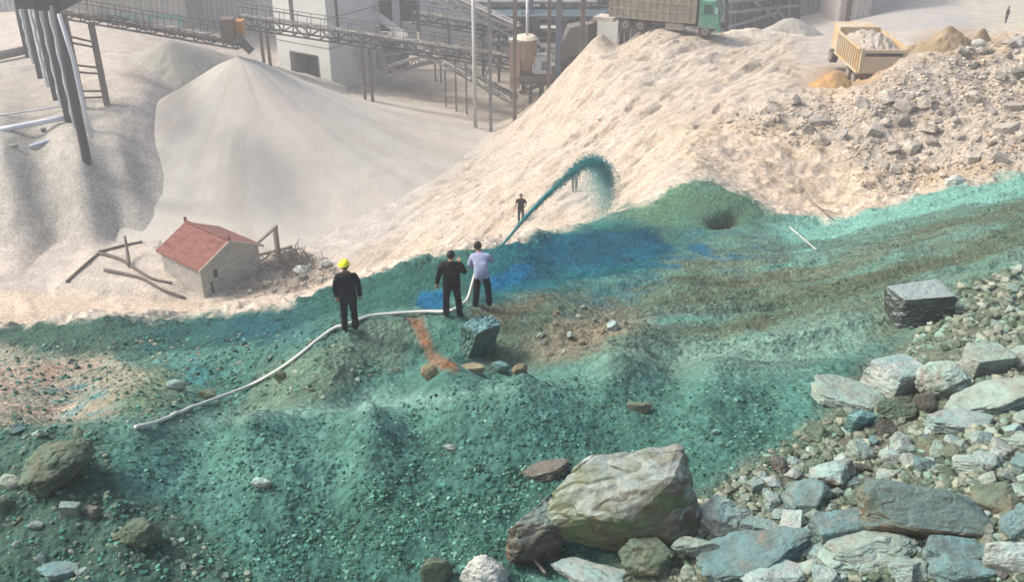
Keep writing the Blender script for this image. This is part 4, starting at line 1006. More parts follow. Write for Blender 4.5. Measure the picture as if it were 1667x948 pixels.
# droplets torn off the stream, larger and wider towards the end of its flight
def drops(name, n, fn, size, m, parent, origin, seed):
    r = np.random.default_rng(seed)
    O = np.array([(1,0,0),(-1,0,0),(0,1,0),(0,-1,0),(0,0,1),(0,0,-1)], float); FO = np.array([(0,2,4),(2,1,4),(1,3,4),(3,0,4),(2,0,5),(1,2,5),(3,1,5),(0,3,5)])
    Pp, ss = fn(r, n); s = ss[:, None, None] * (.6 + .8 * r.random((n, 1, 1))) * size
    V = Pp[:, None, :] + O[None] * s * np.array([1, 1, 1.3]); F = (FO[None] + (np.arange(n) * 6)[:, None, None]).reshape(-1, 3)
    o = link(name, np_mesh(name, V.reshape(-1, 3) - np.array(origin), F, True), m, parent); return o
JP = np.array(jp)
def f_stream(r, n):
    t = r.random(n) ** .8 * .9 + .03; i = t * (nj - 1); i0 = np.clip(i.astype(int), 0, nj - 2); f = (i - i0)[:, None]
    p = JP[i0] * (1 - f) + JP[i0 + 1] * f; wd = (.015 + .20 * t ** 1.5)[:, None]
    q = np.clip(r.standard_t(3, (n, 3)), -4, 4) * .7 * wd * np.array([1, 1, .75]) ; q[:, 2] -= np.abs(r.normal(0, 1, n)) * wd[:, 0] * .8
    return p + q, .35 + t * .9
def f_fall(r, n):
    t = .62 + .38 * r.random(n) ** .6; i = t * (nj - 1); i0 = np.clip(i.astype(int), 0, nj - 2); p = JP[i0].copy()
    dz = r.exponential(1.7, n) * (t - .5) * 2; p[:, 2] -= dz; p[:, 1] += dz * .15; p += r.normal(0, 1, (n, 3)) * (.16 + .10 * dz[:, None])
    gz = ground(p[:, 0], p[:, 1]); p[:, 2] = np.maximum(p[:, 2], gz + .02)
    return p, np.full(n, .8)
for q_ in (wj,): q_.node_tree.nodes['Principled BSDF'].inputs['Alpha'].default_value = .72
wj2 = mat('dyed_droplets', C(60, 176, 174), .4, var=.3, scale=3, spec=.5)
wj2.node_tree.nodes['Principled BSDF'].inputs['Alpha'].default_value = .55
d1 = drops('droplets', 12000, f_stream, .017, wj, jet, J0, 3); tag(d1, kind='stuff')
d2 = drops('droplets', 14000, f_fall, .014, wj2, jet, J0, 4); tag(d2, kind='stuff')
# fine mist under the arch
mm = bpy.data.materials.new('spray_mist'); mm.use_nodes = True; t_ = mm.node_tree; t_.nodes.remove(t_.nodes['Principled BSDF'])
pvn = t_.nodes.new('ShaderNodeVolumeScatter'); pvn.inputs['Color'].default_value = (.72, .86, .8, 1); pvn.inputs['Density'].default_value = .06; pvn.inputs['Anisotropy'].default_value = .2
t_.links.new(pvn.outputs[0], t_.nodes['Material Output'].inputs['Volume'])
ml = jp[int(nj * .35)::4]; crest = []
for p in ml:
    qx = float(PIX(p.x, p.y, p.z)[0]); crest.append((p, max(float(ground(p.x, p.y)[0]) + .2, -p.y * float(tdown(378 - (qx - 850) * .26)))))
mv = []
for p, gz in crest:
    for a in range(8):
        th = a / 8 * 2 * math.pi; h_ = p.z - .1 - (gz + .1)
        mv.append((p.x + .9 * math.cos(th), p.y + .9 * math.cos(th) * .3, (p.z + gz) / 2 + h_ / 2 * math.sin(th)))
bm = bmesh.new(); nmv = len(crest); vv = [bm.verts.new(Vector(v) - J0) for v in mv]
for i in range(nmv - 1):
    for a in range(8): bm.faces.new((vv[i * 8 + a], vv[i * 8 + (a + 1) % 8], vv[(i + 1) * 8 + (a + 1) % 8], vv[(i + 1) * 8 + a]))
bm.faces.new(vv[:8][::-1]); bm.faces.new(vv[-8:]); bmesh.ops.recalc_face_normals(bm, faces=bm.faces)
mme = bpy.data.meshes.new('spray_mist'); bm.to_mesh(mme); bm.free(); mist = link('spray_mist', mme, mm); mist.location = J0
tag(mist, 'faint greenish mist hanging under the arch of dyed water', 'mist', kind='stuff')

# ------------------------------------------------------------------ hut with a red tiled roof
def brick_mat(name, c1, c2, mortar, sx, sy):
    m, t, b = _mat(name); L = t.links
    tc = t.nodes.new('ShaderNodeTexCoord'); sep = t.nodes.new('ShaderNodeSeparateXYZ'); L.new(tc.outputs['Object'], sep.inputs[0])
    ad = t.nodes.new('ShaderNodeMath'); ad.operation = 'ADD'; L.new(sep.outputs[0], ad.inputs[0]); L.new(sep.outputs[1], ad.inputs[1])
    cb = t.nodes.new('ShaderNodeCombineXYZ'); L.new(ad.outputs[0], cb.inputs[0]); L.new(sep.outputs[2], cb.inputs[1])
    br = t.nodes.new('ShaderNodeTexBrick'); L.new(cb.outputs[0], br.inputs['Vector']); br.inputs['Scale'].default_value = 1
    br.inputs['Brick Width'].default_value = sx; br.inputs['Row Height'].default_value = sy; br.inputs['Mortar Size'].default_value = .02
    br.inputs['Color1'].default_value = c1; br.inputs['Color2'].default_value = c2; br.inputs['Mortar'].default_value = mortar
    n = t.nodes.new('ShaderNodeTexNoise'); n.inputs['Scale'].default_value = 1.7; n.inputs['Detail'].default_value = 8; L.new(tc.outputs['Object'], n.inputs['Vector'])
    mr = t.nodes.new('ShaderNodeMapRange'); mr.inputs['From Min'].default_value = .3; mr.inputs['From Max'].default_value = .7; mr.inputs['To Min'].default_value = .8; mr.inputs['To Max'].default_value = 1.15; L.new(n.outputs['Fac'], mr.inputs['Value'])
    vm = t.nodes.new('ShaderNodeVectorMath'); vm.operation = 'SCALE'; L.new(br.outputs['Color'], vm.inputs[0]); L.new(mr.outputs[0], vm.inputs['Scale'])
    L.new(vm.outputs[0], b.inputs['Base Color']); b.inputs['Roughness'].default_value = .9
    bp = t.nodes.new('ShaderNodeBump'); bp.inputs['Strength'].default_value = .6; bp.inputs['Distance'].default_value = .03; L.new(br.outputs['Fac'], bp.inputs['Height']); bp.invert = True
    L.new(bp.outputs[0], b.inputs['Normal']); return m
def stripe_mat(name, c1, c2, per, axis='X', rough=.6, dirt=None):
    """corrugated sheet: ribs as bump and slight tone"""
    m, t, b = _mat(name); L = t.links
    tc = t.nodes.new('ShaderNodeTexCoord'); wv = t.nodes.new('ShaderNodeTexWave'); wv.bands_direction = axis; wv.inputs['Scale'].default_value = .314 / per
    wv.inputs['Distortion'].default_value = .1; L.new(tc.outputs['Object'], wv.inputs['Vector'])
    mp = t.nodes.new('ShaderNodeMapping'); mp.inputs['Scale'].default_value = (1.2, 1.2, .12); L.new(tc.outputs['Object'], mp.inputs[0])
    n = t.nodes.new('ShaderNodeTexNoise'); n.inputs['Scale'].default_value = .8; n.inputs['Detail'].default_value = 8; L.new(mp.outputs[0], n.inputs['Vector'])
    ad = t.nodes.new('ShaderNodeMath'); ad.operation = 'MULTIPLY_ADD'; L.new(wv.outputs['Fac'], ad.inputs[0]); ad.inputs[1].default_value = .25; L.new(n.outputs['Fac'], ad.inputs[2])
    r = t.nodes.new('ShaderNodeValToRGB'); r.color_ramp.elements[0].position = .35; r.color_ramp.elements[1].position = .85
    r.color_ramp.elements[0].color = c2; r.color_ramp.elements[1].color = c1; L.new(ad.outputs[0], r.inputs['Fac'])
    L.new(r.outputs[0], b.inputs['Base Color']); b.inputs['Roughness'].default_value = rough
    bp = t.nodes.new('ShaderNodeBump'); bp.inputs['Strength'].default_value = .5; bp.inputs['Distance'].default_value = per * .3; L.new(wv.outputs['Fac'], bp.inputs['Height']); L.new(bp.outputs[0], b.inputs['Normal'])
    return m
def tile_mat():
    m, t, b = _mat('roof_tiles'); L = t.links
    tc = t.nodes.new('ShaderNodeTexCoord')
    w1 = t.nodes.new('ShaderNodeTexWave'); w1.bands_direction = 'X'; w1.inputs['Scale'].default_value = .314 / .22; L.new(tc.outputs['Object'], w1.inputs['Vector'])
    w2 = t.nodes.new('ShaderNodeTexWave'); w2.bands_direction = 'Y'; w2.wave_profile = 'SAW'; w2.inputs['Scale'].default_value = .314 / .3; L.new(tc.outputs['Object'], w2.inputs['Vector'])
    n = t.nodes.new('ShaderNodeTexNoise'); n.inputs['Scale'].default_value = 3; n.inputs['Detail'].default_value = 8; L.new(tc.outputs['Object'], n.inputs['Vector'])
    r = t.nodes.new('ShaderNodeValToRGB'); r.color_ramp.elements[0].position = .3; r.color_ramp.elements[1].position = .75
    r.color_ramp.elements[0].color = C(128, 70, 60); r.color_ramp.elements[1].color = C(176, 116, 104); L.new(n.outputs['Fac'], r.inputs['Fac'])
    a0 = t.nodes.new('ShaderNodeMath'); a0.operation = 'MULTIPLY_ADD'; L.new(w2.outputs['Fac'], a0.inputs[0]); a0.inputs[1].default_value = .35; a0.inputs[2].default_value = .8  # relief shading of the tile rows painted in, same wave as the bump
    v0 = t.nodes.new('ShaderNodeVectorMath'); v0.operation = 'SCALE'; L.new(r.outputs[0], v0.inputs[0]); L.new(a0.outputs[0], v0.inputs['Scale'])
    L.new(v0.outputs[0], b.inputs['Base Color']); b.inputs['Roughness'].default_value = .85
    a = t.nodes.new('ShaderNodeMath'); a.operation = 'ADD'; L.new(w1.outputs['Fac'], a.inputs[0]); L.new(w2.outputs['Fac'], a.inputs[1])
    bp = t.nodes.new('ShaderNodeBump'); bp.inputs['Strength'].default_value = 1; bp.inputs['Distance'].default_value = .06; L.new(a.outputs[0], bp.inputs['Height']); L.new(bp.outputs[0], b.inputs['Normal']); return m
TILE = tile_mat()
BRK = brick_mat('dusty_grey_brick', C(208, 203, 194), C(184, 179, 170), C(150, 147, 142), .42, .19)
CONC = mat('pale_concrete', C(228, 231, 228), .85, var=.07, scale=.5, dirt=C(180, 178, 170), dirt_amt=.2)
WOODG = mat('weathered_wood', C(150, 142, 130), .85, var=.2, scale=8)
DWOOD = mat('dark_dead_wood', C(104, 96, 88), .9, var=.25, scale=9)
DARK = mat('dark_interior', C(54, 56, 62), .9, var=.2, scale=.8)
hc0 = G(333, 486); hut = empty('hut', (hc0.x, hc0.y, hc0.z - .1), math.radians(51), 'small grey brick hut with a red tiled roof on the valley floor', 'hut')
WX, DY, HE, HR = 4.5, 4.2, 2.15, 3.25          # gable width (local x), depth (local y), eave, ridge
m_ = MB()
def wallbox(m_, x0, x1, y0, y1, z0, z1): m_.box(((x0 + x1) / 2, (y0 + y1) / 2, (z0 + z1) / 2), (x1 - x0, y1 - y0, z1 - z0))
m_.prism([(0, 0, 0), (WX, 0, 0), (WX, 0, HE), (WX / 2, 0, HR), (0, 0, HE)], (0, .2, 0))
m_.prism([(0, DY - .2, 0), (WX, DY - .2, 0), (WX, DY - .2, HE), (WX / 2, DY - .2, HR), (0, DY - .2, HE)], (0, .2, 0))
wallbox(m_, .002, .2, .2, DY - .2, 0, HE); wallbox(m_, WX - .2, WX - .002, .2, DY - .2, 0, HE)
m_.build('wall', BRK, hut)
ov = .22; rise = HR - HE; sl = rise / (WX / 2)
rm_ = MB()
for s in (-1, 1):
    xe = -ov if s < 0 else WX + ov
    p0 = Vector((xe, -ov, HE - ov * sl + .05)); p1 = Vector((WX / 2, -ov, HR + .05))
    rm_.prism([p0, p1, p1 + Vector((0, 0, .09)), p0 + Vector((0, 0, .09))], (0, DY + 2 * ov, 0))
rf = rm_.build('roof', TILE, hut)
rg = MB().tube([(WX / 2, -ov - .05, HR + .15), (WX / 2, DY + ov + .05, HR + .15)], .11, 8)
for yv in (-ov, DY + ov): rg.box((WX / 2, yv, HR + .3), (.14, .14, .3))
rg.build('ridge_tile', mat('ridge_clay', C(122, 78, 70), .85), rf)
vb = MB()
for s in (-1, 1):
    xe = -ov - .02 if s < 0 else WX + ov + .02
    vb.beam((xe, -ov - .04, HE - ov * sl + .06), (WX / 2, -ov - .04, HR + .06), .06, .16)
vb.build('barge_board', mat('pale_board', C(196, 190, 180), .8), rf)
MB().box((1.05, -.01, 1.45), (.28, .06, .55)).build('window', DARK, hut)
MB().box((.65, -.015, .6), (.14, .05, .8)).build('crack_board', DARK, hut)
pc = MB(); pc.beam((WX + ov, .3, HE + .0), (WX + 2.2, .7, HE + .45), .16); pc.beam((WX + 2.0, .7, HE + .36), (WX + 2.0, .7, -.1), .26); pc.beam((WX + .1, 1.6, .7), (WX + 3.6, 1.2, .35), .16)
pc.build('porch_frame', WOODG, hut)

def log(pts, r, label, m=None, name='dead_branch', cat='branch', lift=.1, group=None):
    P_ = [G(*p[:2]) + Vector((0, 0, lift + (p[2] if len(p) > 2 else 0))) for p in pts]; o0 = P_[0]
    path = smooth_path(P_, 4) if len(P_) > 2 else P_
    o = MB().tube([v - o0 for v in path], [r * (1 - .4 * i / len(path)) for i in range(len(path))], 7).build(name, m or DWOOD, None, True); o.location = o0
    return tag(o, label, cat, group)
log([(110,463), (135,438), (163,414)], .12, 'dark pole slanting up the left side of the pale mound by the hut')
log([(161,413), (198,404), (232,397)], .12, 'straight pole lying behind the pale mound left of the hut')
log([(163,416), (195,424), (222,442), (248,458), (280,464)], .13, 'long bent branch leading to the near wall of the hut')
log([(171,443), (205,450), (232,457), (262,474), (302,489)], .13, 'long low branch curving past the near corner of the hut')
log([(211,436), (210,424, .5), (209,414, 1.2)], .13, 'short upright stump between the two poles left of the hut', name='stump', cat='stump')
log([(1286,372), (1306,390), (1328,408)], .035, 'thin white stick lying on the dyed slope below the beige rubble', mat('bleached_wood', C(214, 218, 206), .8), name='stick', cat='stick', lift=.04)
log([(1330,338), (1344,350), (1356,360)], .03, 'dark twig at the lower edge of the beige rubble', name='stick', cat='stick', lift=.08)
log([(1338,345), (1362,352)], .025, 'short dark twig crossing another at the edge of the beige rubble', name='stick', cat='stick', lift=.12)
log([(845,905), (868,922), (888,945)], .035, 'broken grey plank leaning beside the brown split rock', WOODG, name='stick', cat='stick', lift=.12)
# dry brush beside the hut
br_v = MB(); rr_ = random.Random(5)
for k in range(260):
    px_, py_ = rr_.gauss(478, 22), rr_.gauss(428, 10); g_ = G(px_, py_); d_ = Vector((rr_.gauss(0, 1), rr_.gauss(0, 1), abs(rr_.gauss(0, .8)) + .2)).normalized() * rr_.uniform(.3, .8)
    br_v.beam(g_, g_ + d_, .035)
tag(br_v.build('brush_heap', DWOOD), 'heap of dry dark brush beside the porch of the hut', 'brush', kind='stuff')

# ------------------------------------------------------------------ trucks
RUB = mat('dusty_tyre', C(84, 80, 76), .9, var=.15, scale=5); RIM = mat('dusty_rim', C(150, 146, 138), .6, var=.1)
def wheel(root, x, y, z, r=.52, w_=.34, dual=False):
    wh = MB().tube([(x - w_ / 2, y, z), (x - w_ / 2 + .03, y, z), (x + w_ / 2 - .03, y, z), (x + w_ / 2, y, z)], [r * .9, r, r, r * .9], 24).build('wheel', RUB, root, False)
    s = 1 if x > 0 else -1
    MB().tube([(x + s * (w_ / 2 - .06), y, z), (x + s * (w_ / 2 + .015), y, z)], r * .56, 16).build('rim', RIM, wh)
    MB().tube([(x + s * (w_ / 2), y, z), (x + s * (w_ / 2 + .08), y, z)], r * .2, 10).build('hub', RUB, wh)
GREEN = mat('green_cab_paint', C(74, 156, 128), .5, var=.08, scale=2, dirt=C(170, 186, 168), dirt_amt=.35)
GLASS = mat('dark_glass', C(40, 88, 80), .15, var=.2, scale=2, spec=.6)
CHAS = mat('dark_chassis', C(64, 60, 58), .8)
CARGO = mat('dusty_cargo_boards', C(164, 156, 142), .85, var=.12, scale=2.5, dirt=C(150, 142, 130), dirt_amt=.4)
tg = (G(1145, 62) + G(1058, 50)) / 2
tv = G(1146, 62) - G(1056, 50); ta = math.atan2(-tv.x, tv.y)       # local +y = towards the cab
truck = empty('cargo_truck', (tg.x, tg.y, 0), ta - 0.0, 'green cabbed lorry with a tall slatted grey cargo body on the plateau', 'truck')
truck.location = (tg.x - .9 * math.sin(ta) * 0 , tg.y + 1.0, min(G(1146,62).z, G(1056,50).z) + .1)
# local: x across (width 2.5), y along (front = +y), z up
MB().box((0, -.4, .85), (1.0, 9.0, .3)).build('chassis', CHAS, truck)
cb_ = MB(); L0, L1 = -5.4, 1.9
wallbox(cb_, -1.25, 1.25, L0, L1, 1.1, 1.25)
for s in (-1, 1):
    wallbox(cb_, s * 1.25 - .04, s * 1.25 + .04, L0, L1, 1.25, 3.3)
    k = L0
    while k <= L1 + .01: wallbox(cb_, s * 1.32 - .05, s * 1.32 + .05, k - .05, k + .05, 1.1, 3.36); k += .56
    for z in (1.15, 1.9, 2.6, 3.3): wallbox(cb_, s * 1.34 - .045, s * 1.34 + .045, L0, L1, z - .05, z + .05)
wallbox(cb_, -1.21, 1.21, L0 - .04, L0 + .04, 1.25, 3.3); wallbox(cb_, -1.21, 1.21, L1 - .04, L1 + .04, 1.25, 3.3)
cargo = cb_.build('cargo_body', CARGO, truck)
cab = MB(); cab.prism([(-1.22, 2.15, .8), (-1.22, 2.15, 3.0), (-1.22, 3.35, 3.0), (-1.22, 3.75, 1.9), (-1.22, 3.85, .8)], (2.44, 0, 0))
cbo = cab.build('cab', GREEN, truck)
MB().prism([(-1.05, 3.42, 2.86), (-1.05, 3.76, 1.95), (1.05, 3.76, 1.95), (1.05, 3.42, 2.86)], (0, .03, .01)).build('windscreen', GLASS, cbo)
for s in (-1, 1):
    dr = MB().prism([(s * 1.225, 2.45, .95), (s * 1.225, 3.45, .95), (s * 1.225, 3.45, 1.95), (s * 1.225, 3.3, 2.8), (s * 1.225, 2.45, 2.8)], (s * .02, 0, 0)).build('door', GREEN, truck)
    MB().prism([(s * 1.25, 2.55, 1.95), (s * 1.25, 3.38, 1.95), (s * 1.25, 3.22, 2.7), (s * 1.25, 2.55, 2.7)], (s * .015, 0, 0)).build('window', GLASS, dr)
    MB().box((s * .9, 3.9, .95), (.4, .06, .22)).build('headlight', mat('lamp_glass', C(220, 220, 210), .2), truck)
    MB().box((s * 1.42, 3.6, 2.3), (.08, .22, .5)).build('mirror', mat('mirror_shell', C(150, 190, 205), .3), truck)
bmp = MB().box((0, 3.92, .72), (2.5, .16, .34)).build('bumper', GREEN, truck)
gr_ = MB(); [gr_.box((0, 3.86, 1.2 + k * .14), (1.5, .06, .07)) for k in range(4)]; gr_.build('grille', mat('pale_trim', C(180, 205, 195), .4), truck)
MB().box((1.0, .2, .72), (.5, 1.5, .55)).build('fuel_tank', mat('dusty_tank', C(166, 160, 150), .7), truck)
MB().box((-1.0, .2, .72), (.5, 1.5, .55)).build('tool_box', mat('dusty_tank', C(166, 160, 150), .7), truck)
for yv in (-4.0, -2.7, 2.75):
    for s in (-1, 1): wheel(truck, s * 1.05, yv, .52)
ld = MB(); 
for k in range(60):
    ld.box((random.uniform(-1, 1), random.uniform(-5.2, 1.7), 3.1 + random.uniform(-.1, .2)), (random.uniform(.4, .9),) * 3, random.random() * 3, random.random(), random.random())
sl_ = ld.build('stone_load', RM['sand']); sl_.location = truck.location; sl_.rotation_euler = truck.rotation_euler; tag(sl_, 'load of dusty stones heaped in the green lorry', 'load')

YP = mat('yellow_truck_paint', C(206, 178, 124), .6, var=.1, scale=2, dirt=C(206, 196, 178), dirt_amt=.55)
YP2 = mat('dusty_cream_tailgate', C(214, 196, 168), .7, var=.08, scale=2, dirt=C(206, 196, 180), dirt_amt=.4)
dg_ = G(1352, 118)
base = W(1392, 142, 66.5)
dtr = empty('dump_truck', (base.x, base.y, float(ground(base.x + 1, base.y + 3)[0]) + .32), math.radians(-1), 'dusty yellow tipper with a full open bed, backed up to the rubble', 'dump truck')
bz = 1.9
# bed: local x right, +y forward (away from the viewer), tailgate faces the viewer
bed = MB(); BL, BW, BH = 5.6, 3.1, 1.55
wallbox(bed, 0, BW, 0, BL, bz - .9, bz - .75)
wallbox(bed, 0, .1, 0, BL, bz - .75, bz + BH - .75); wallbox(bed, BW - .1, BW, 0, BL, bz - .75, bz + BH - .75); wallbox(bed, .1, BW - .1, BL - .1, BL, bz - .75, bz + BH - .5)
k = .2
while k < BL:
    wallbox(bed, -.09, 0, k - .05, k + .05, bz - .75, bz + BH - .8); wallbox(bed, BW, BW + .09, k - .05, k + .05, bz - .75, bz + BH - .8); k += .5
wallbox(bed, -.12, 0, 0, BL, bz + BH - .8, bz + BH - .66); wallbox(bed, BW, BW + .12, 0, BL, bz + BH - .8, bz + BH - .66); wallbox(bed, -.1, 0, 0, BL, bz - .85, bz - .72)
beo = bed.build('dump_bed', YP, dtr)
tgt = MB(); wallbox(tgt, .0, BW, -.14, -.04, bz - .75, bz + BH - .7)
for z in (bz - .7, bz + .7): wallbox(tgt, -.05, BW + .05, -.2, -.14, z - .06, z + .1)
for x in (.06, BW - .06): wallbox(tgt, x - .08, x + .08, -.22, -.14, bz - .75, bz + BH - .6)
tgo = tgt.build('tailgate', YP2, dtr)
wt = MB(); wallbox(wt, .3, BW - .3, -.17, -.14, bz + .38, bz + .58); wt.build('slot', DARK, tgo)
ch = MB(); wallbox(ch, .8, BW - .8, .3, BL + 2.2, .7, 1.0); wallbox(ch, .25, BW - .25, -.1, .1, .45, .75); ch.build('chassis', CHAS, dtr)
ub = MB(); wallbox(ub, .3, BW - .3, -.06, .0, .9, 1.02); ub.build('rear_beam', mat('blue_black_beam', C(52, 56, 72), .5), dtr)
for s, x in ((-1, .35), (1, BW - .35)):
    MB().box((x, -.12, .95), (.3, .08, .16)).build('tail_light', mat('tail_lamp_glass', C(150, 60, 50), .3), dtr)
for yv in (1.0, 2.3, BL + 1.3):
    for x in (.3, BW - .3):
        q = .52; s = 1 if x > 1 else -1
        whl = MB().tube([(x - .25, yv, q), (x - .2, yv, q), (x + .2, yv, q), (x + .25, yv, q)], [.46, .52, .52, .46], 22).build('wheel', RUB, dtr)
        MB().tube([(x + s * .2, yv, q), (x + s * .27, yv, q)], .28, 14).build('rim', RIM, whl)
cb2 = MB(); wallbox(cb2, .25, BW - .25, BL + .3, BL + 2.0, .8, 2.9); cbb = cb2.build('cab', YP, dtr)
MB().box((BW / 2, BL + .29, 2.3), (1.2, .04, .6)).build('rear_window', GLASS, cbb)
ld = bpy.data.objects.new('dirt_load', None)
lm_ = MB(); n_g = 14
for i in range(n_g + 1):
    for j in range(n_g + 1):
        x = .12 + (BW - .24) * i / n_g; y = .1 + (BL - .3) * j / n_g
        z = bz + BH - 1.0 + .75 * math.sin(math.pi * i / n_g) ** .7 * math.sin(math.pi * j / n_g) ** .6 + random.uniform(-.1, .12); lm_.v.append((x, y, z))
for i in range(n_g):
    for j in range(n_g): a = i * (n_g + 1) + j; lm_.f.append((a, a + n_g + 1, a + n_g + 2, a + 1))
lo = lm_.build('dirt_load', RM['sand']); lo.location = dtr.location; lo.rotation_euler = dtr.rotation_euler; tag(lo, 'heap of pale dirt and stones in the bed of the yellow tipper', 'load')

# ------------------------------------------------------------------ industrial plant
BLUE = mat('blue_black_steel', C(34, 38, 56), .5, var=.15, scale=1.5, dirt=C(80, 84, 98), dirt_amt=.1)
BRN = mat('rusty_brown_steel', C(112, 100, 92), .75, var=.15, scale=2, dirt=C(140, 128, 116), dirt_amt=.3)
GRYS = mat('grey_steel', C(128, 128, 132), .6, var=.12, scale=2, dirt=C(170, 166, 160), dirt_amt=.3)
DGR = mat('dark_grey_steel', C(84, 84, 86), .7, var=.15, scale=2, dirt=C(150, 146, 140), dirt_amt=.25)
TEALS = mat('teal_grey_steel', C(82, 104, 114), .6, var=.12, scale=2)
BLCOL = mat('blue_column_paint', C(88, 112, 142), .6, var=.12, scale=1, dirt=C(150, 130, 112), dirt_amt=.3)
WHP = mat('white_pipe_paint', C(222, 226, 236), .5, var=.05, scale=2)
PALEP = mat('pale_pole_paint', C(196, 196, 194), .6, var=.06, scale=2)
BELT = mat('conveyor_belt_rubber', C(70, 68, 66), .85, var=.15, dirt=C(176, 172, 164), dirt_amt=.5)
ORG = mat('orange_machine_paint', C(190, 132, 72), .6, var=.15, scale=2, dirt=C(190, 170, 140), dirt_amt=.3)
def post_h(px, py, Y, topy):          # foot point and the height that reaches topy
    f = W(px, py, Y); return f, float(-Y * tdown(topy)) - f.z
def truss(p, q, w_, h, step, m, parent, name='truss', rail=True, bt=.09):
    """lattice gantry from p to q (top centre line), box section w_ x h"""
    mb_ = MB(); p, q = Vector(p), Vector(q); d = (q - p); L = d.length; d.normalize(); x = d.cross(Vector((0, 0, 1))).normalized(); up = x.cross(d).normalized()
    n = max(2, round(L / step)); cor = lambda t, a, b: p + d * (L * t) + x * (a * w_ / 2) - up * (b * h)
    for a in (-1, 1):
        for b in (0, 1): mb_.beam(cor(0, a, b), cor(1, a, b), bt * 1.5)
    for i in range(n + 1):
        t = i / n
        for a in (-1, 1): mb_.beam(cor(t, a, 0), cor(t, a, 1), bt)
        mb_.beam(cor(t, -1, 1), cor(t, 1, 1), bt)
        if i < n:
            for a in (-1, 1): mb_.beam(cor(t, a, i % 2), cor((i + 1) / n, a, (i + 1) % 2), bt)
    o = mb_.build(name, m, parent)
    rl = MB(); rl.beam(p + up * .12, q + up * .12, w_ * .8, .06)
    for i in range(n + 1):
        c = cor(i / n, 0, 0) + up * .05; rl.beam(c - x * w_ * .45, c + x * w_ * .45, .12)
    rl.build('belt', BELT, parent)
    if rail:
        r2 = MB()
        for a in (-1, 1):
            r2.beam(cor(0, a, 0) + up * 1.0, cor(1, a, 0) + up * 1.0, .05)
            for i in range(n + 1): r2.beam(cor(i / n, a, 0), cor(i / n, a, 0) + up * 1.0, .045)
        r2.build('handrail', m, parent)
    return o
def local(root, v): return Vector(v) - root.location
# dark tower of five pipes at the left edge
f5 = [(44,86,92,.42), (67,132,85,.46), (93,168,78,.52), (112,196,72,.56), (140,251,67,.62)]
tw = empty('pipe_tower', tuple(W(112, 196, 72)), 0, 'blue black tower standing on five thick pipe legs at the upper left', 'tower')
tops = []
for px_, py_, Y_, wd in f5:
    f = W(px_, py_, Y_); f.z = min(f.z, float(ground(f.x, f.y)[0])) - .2; top = Vector((f.x, f.y, -Y_ * float(tdown(8)))) ; tops.append(top)
    MB().tube([local(tw, f), local(tw, top)], wd * .5, 12).build('leg', BLUE, tw, True)
for (a, wa), (b, wb) in zip([(t, f[3]) for t, f in zip(tops, f5)], [(t, f[3]) for t, f in zip(tops, f5)][1:]):
    brp = []; fa = W(*f5[tops.index(a)][:3]); fb = W(*f5[tops.index(b)][:3])
    for k in range(9):
        t = k / 8; pa = a.lerp(fa, t); pb = b.lerp(fb, t * .86); brp.append(local(tw, pa.lerp(pb, .5 + .07 * (-1) ** k)))
    MB().tube(brp, .14, 7).build('white_tube', WHP, tw, True)  # thin white zigzag tube midway between neighbouring legs
wp = W(96, 22, 66.5); wf = W(150, 225, 66.5)
MB().tube([local(tw, wp), local(tw, wp.lerp(wf, .35)) + Vector((.15, 0, 0)), local(tw, wp.lerp(wf, .7)), local(tw, wf)], .15, 8).build('white_tube', WHP, tw, True)
hb = MB(); c1, c2 = W(22, 6, 84), W(104, -4, 72)
for (xa, xb, yb, Y0_, Y1_) in ((58, 102, 17, 67, 74), (26, 62, 14, 74, 90)):
    a, b = W(xa, yb, Y0_), W(xb, yb, Y0_)
    hb.box(local(tw, Vector(((a.x + b.x) / 2, (Y0_ + Y1_) / 2, a.z + 1.6))), (b.x - a.x, Y1_ - Y0_, 3.2))
hbo = hb.build('head_box', BLUE, tw)
# brown ladder trestle
tr = empty('steel_trestle', tuple(W(137, 178, 76)), 0, 'brown two legged steel trestle with rungs under the first conveyor', 'trestle')
a0, a1, b0, b1 = W(137, 182, 76), Vector((W(137,182,76).x, 76, -76 * float(tdown(22)))), W(176, 178, 76.6), Vector((W(176,178,76.6).x, 76.6, -76.6 * float(tdown(36))))
MB().beam(local(tr, a0), local(tr, a1), .38).build('leg', BRN, tr); MB().beam(local(tr, b0), local(tr, b1), .38).build('leg', BRN, tr)
for t in (.15, .22, .42, .49, .72, .78): MB().beam(local(tr, a0.lerp(a1, t)), local(tr, b0.lerp(b1, t)), .14).build('rung', BRN, tr)
# first conveyor
cv1 = empty('belt_conveyor', tuple(W(385, 66, 79.5)), 0, 'dusty dark belt conveyor that ends above the tall pale sand cone', 'conveyor')
p, q = W(92, 14, 84), W(392, 66, 80)
truss(local(cv1, p), local(cv1, q), 1.1, .55, 1.3, DGR, cv1)
MB().box(local(cv1, W(372, 46, 80)), (1.0, 1.2, 1.7)).build('drive_housing', BRN, cv1); MB().box(local(cv1, W(389, 44, 80.4)), (.8, 1.0, 1.2)).build('motor', ORG, cv1)
MB().tube([local(cv1, W(386, 60, 79.4)), local(cv1, W(410, 84, 79.4))], .35, 8).build('discharge_chute', DGR, cv1)
# second conveyor with tall legs
cv2 = empty('belt_conveyor', tuple(W(600, 60, 91)), 0, 'long lattice belt conveyor crossing in front of the white concrete building', 'conveyor')
p, q = W(392, 25, 93), W(862, 96, 90)
truss(local(cv2, p), local(cv2, q), 1.3, 1.0, 1.3, DGR, cv2)
for px_, py_, Y_, ty in ((430,104,93,44),(441,112,92,46),(597,191,91,74),(609,197,90,76)):
    f, h_ = post_h(px_, py_, Y_, ty); f.z -= .2; MB().beam(local(cv2, f), local(cv2, f + Vector((0, 0, h_ + .2))), .26).build('leg', BRN, cv2)
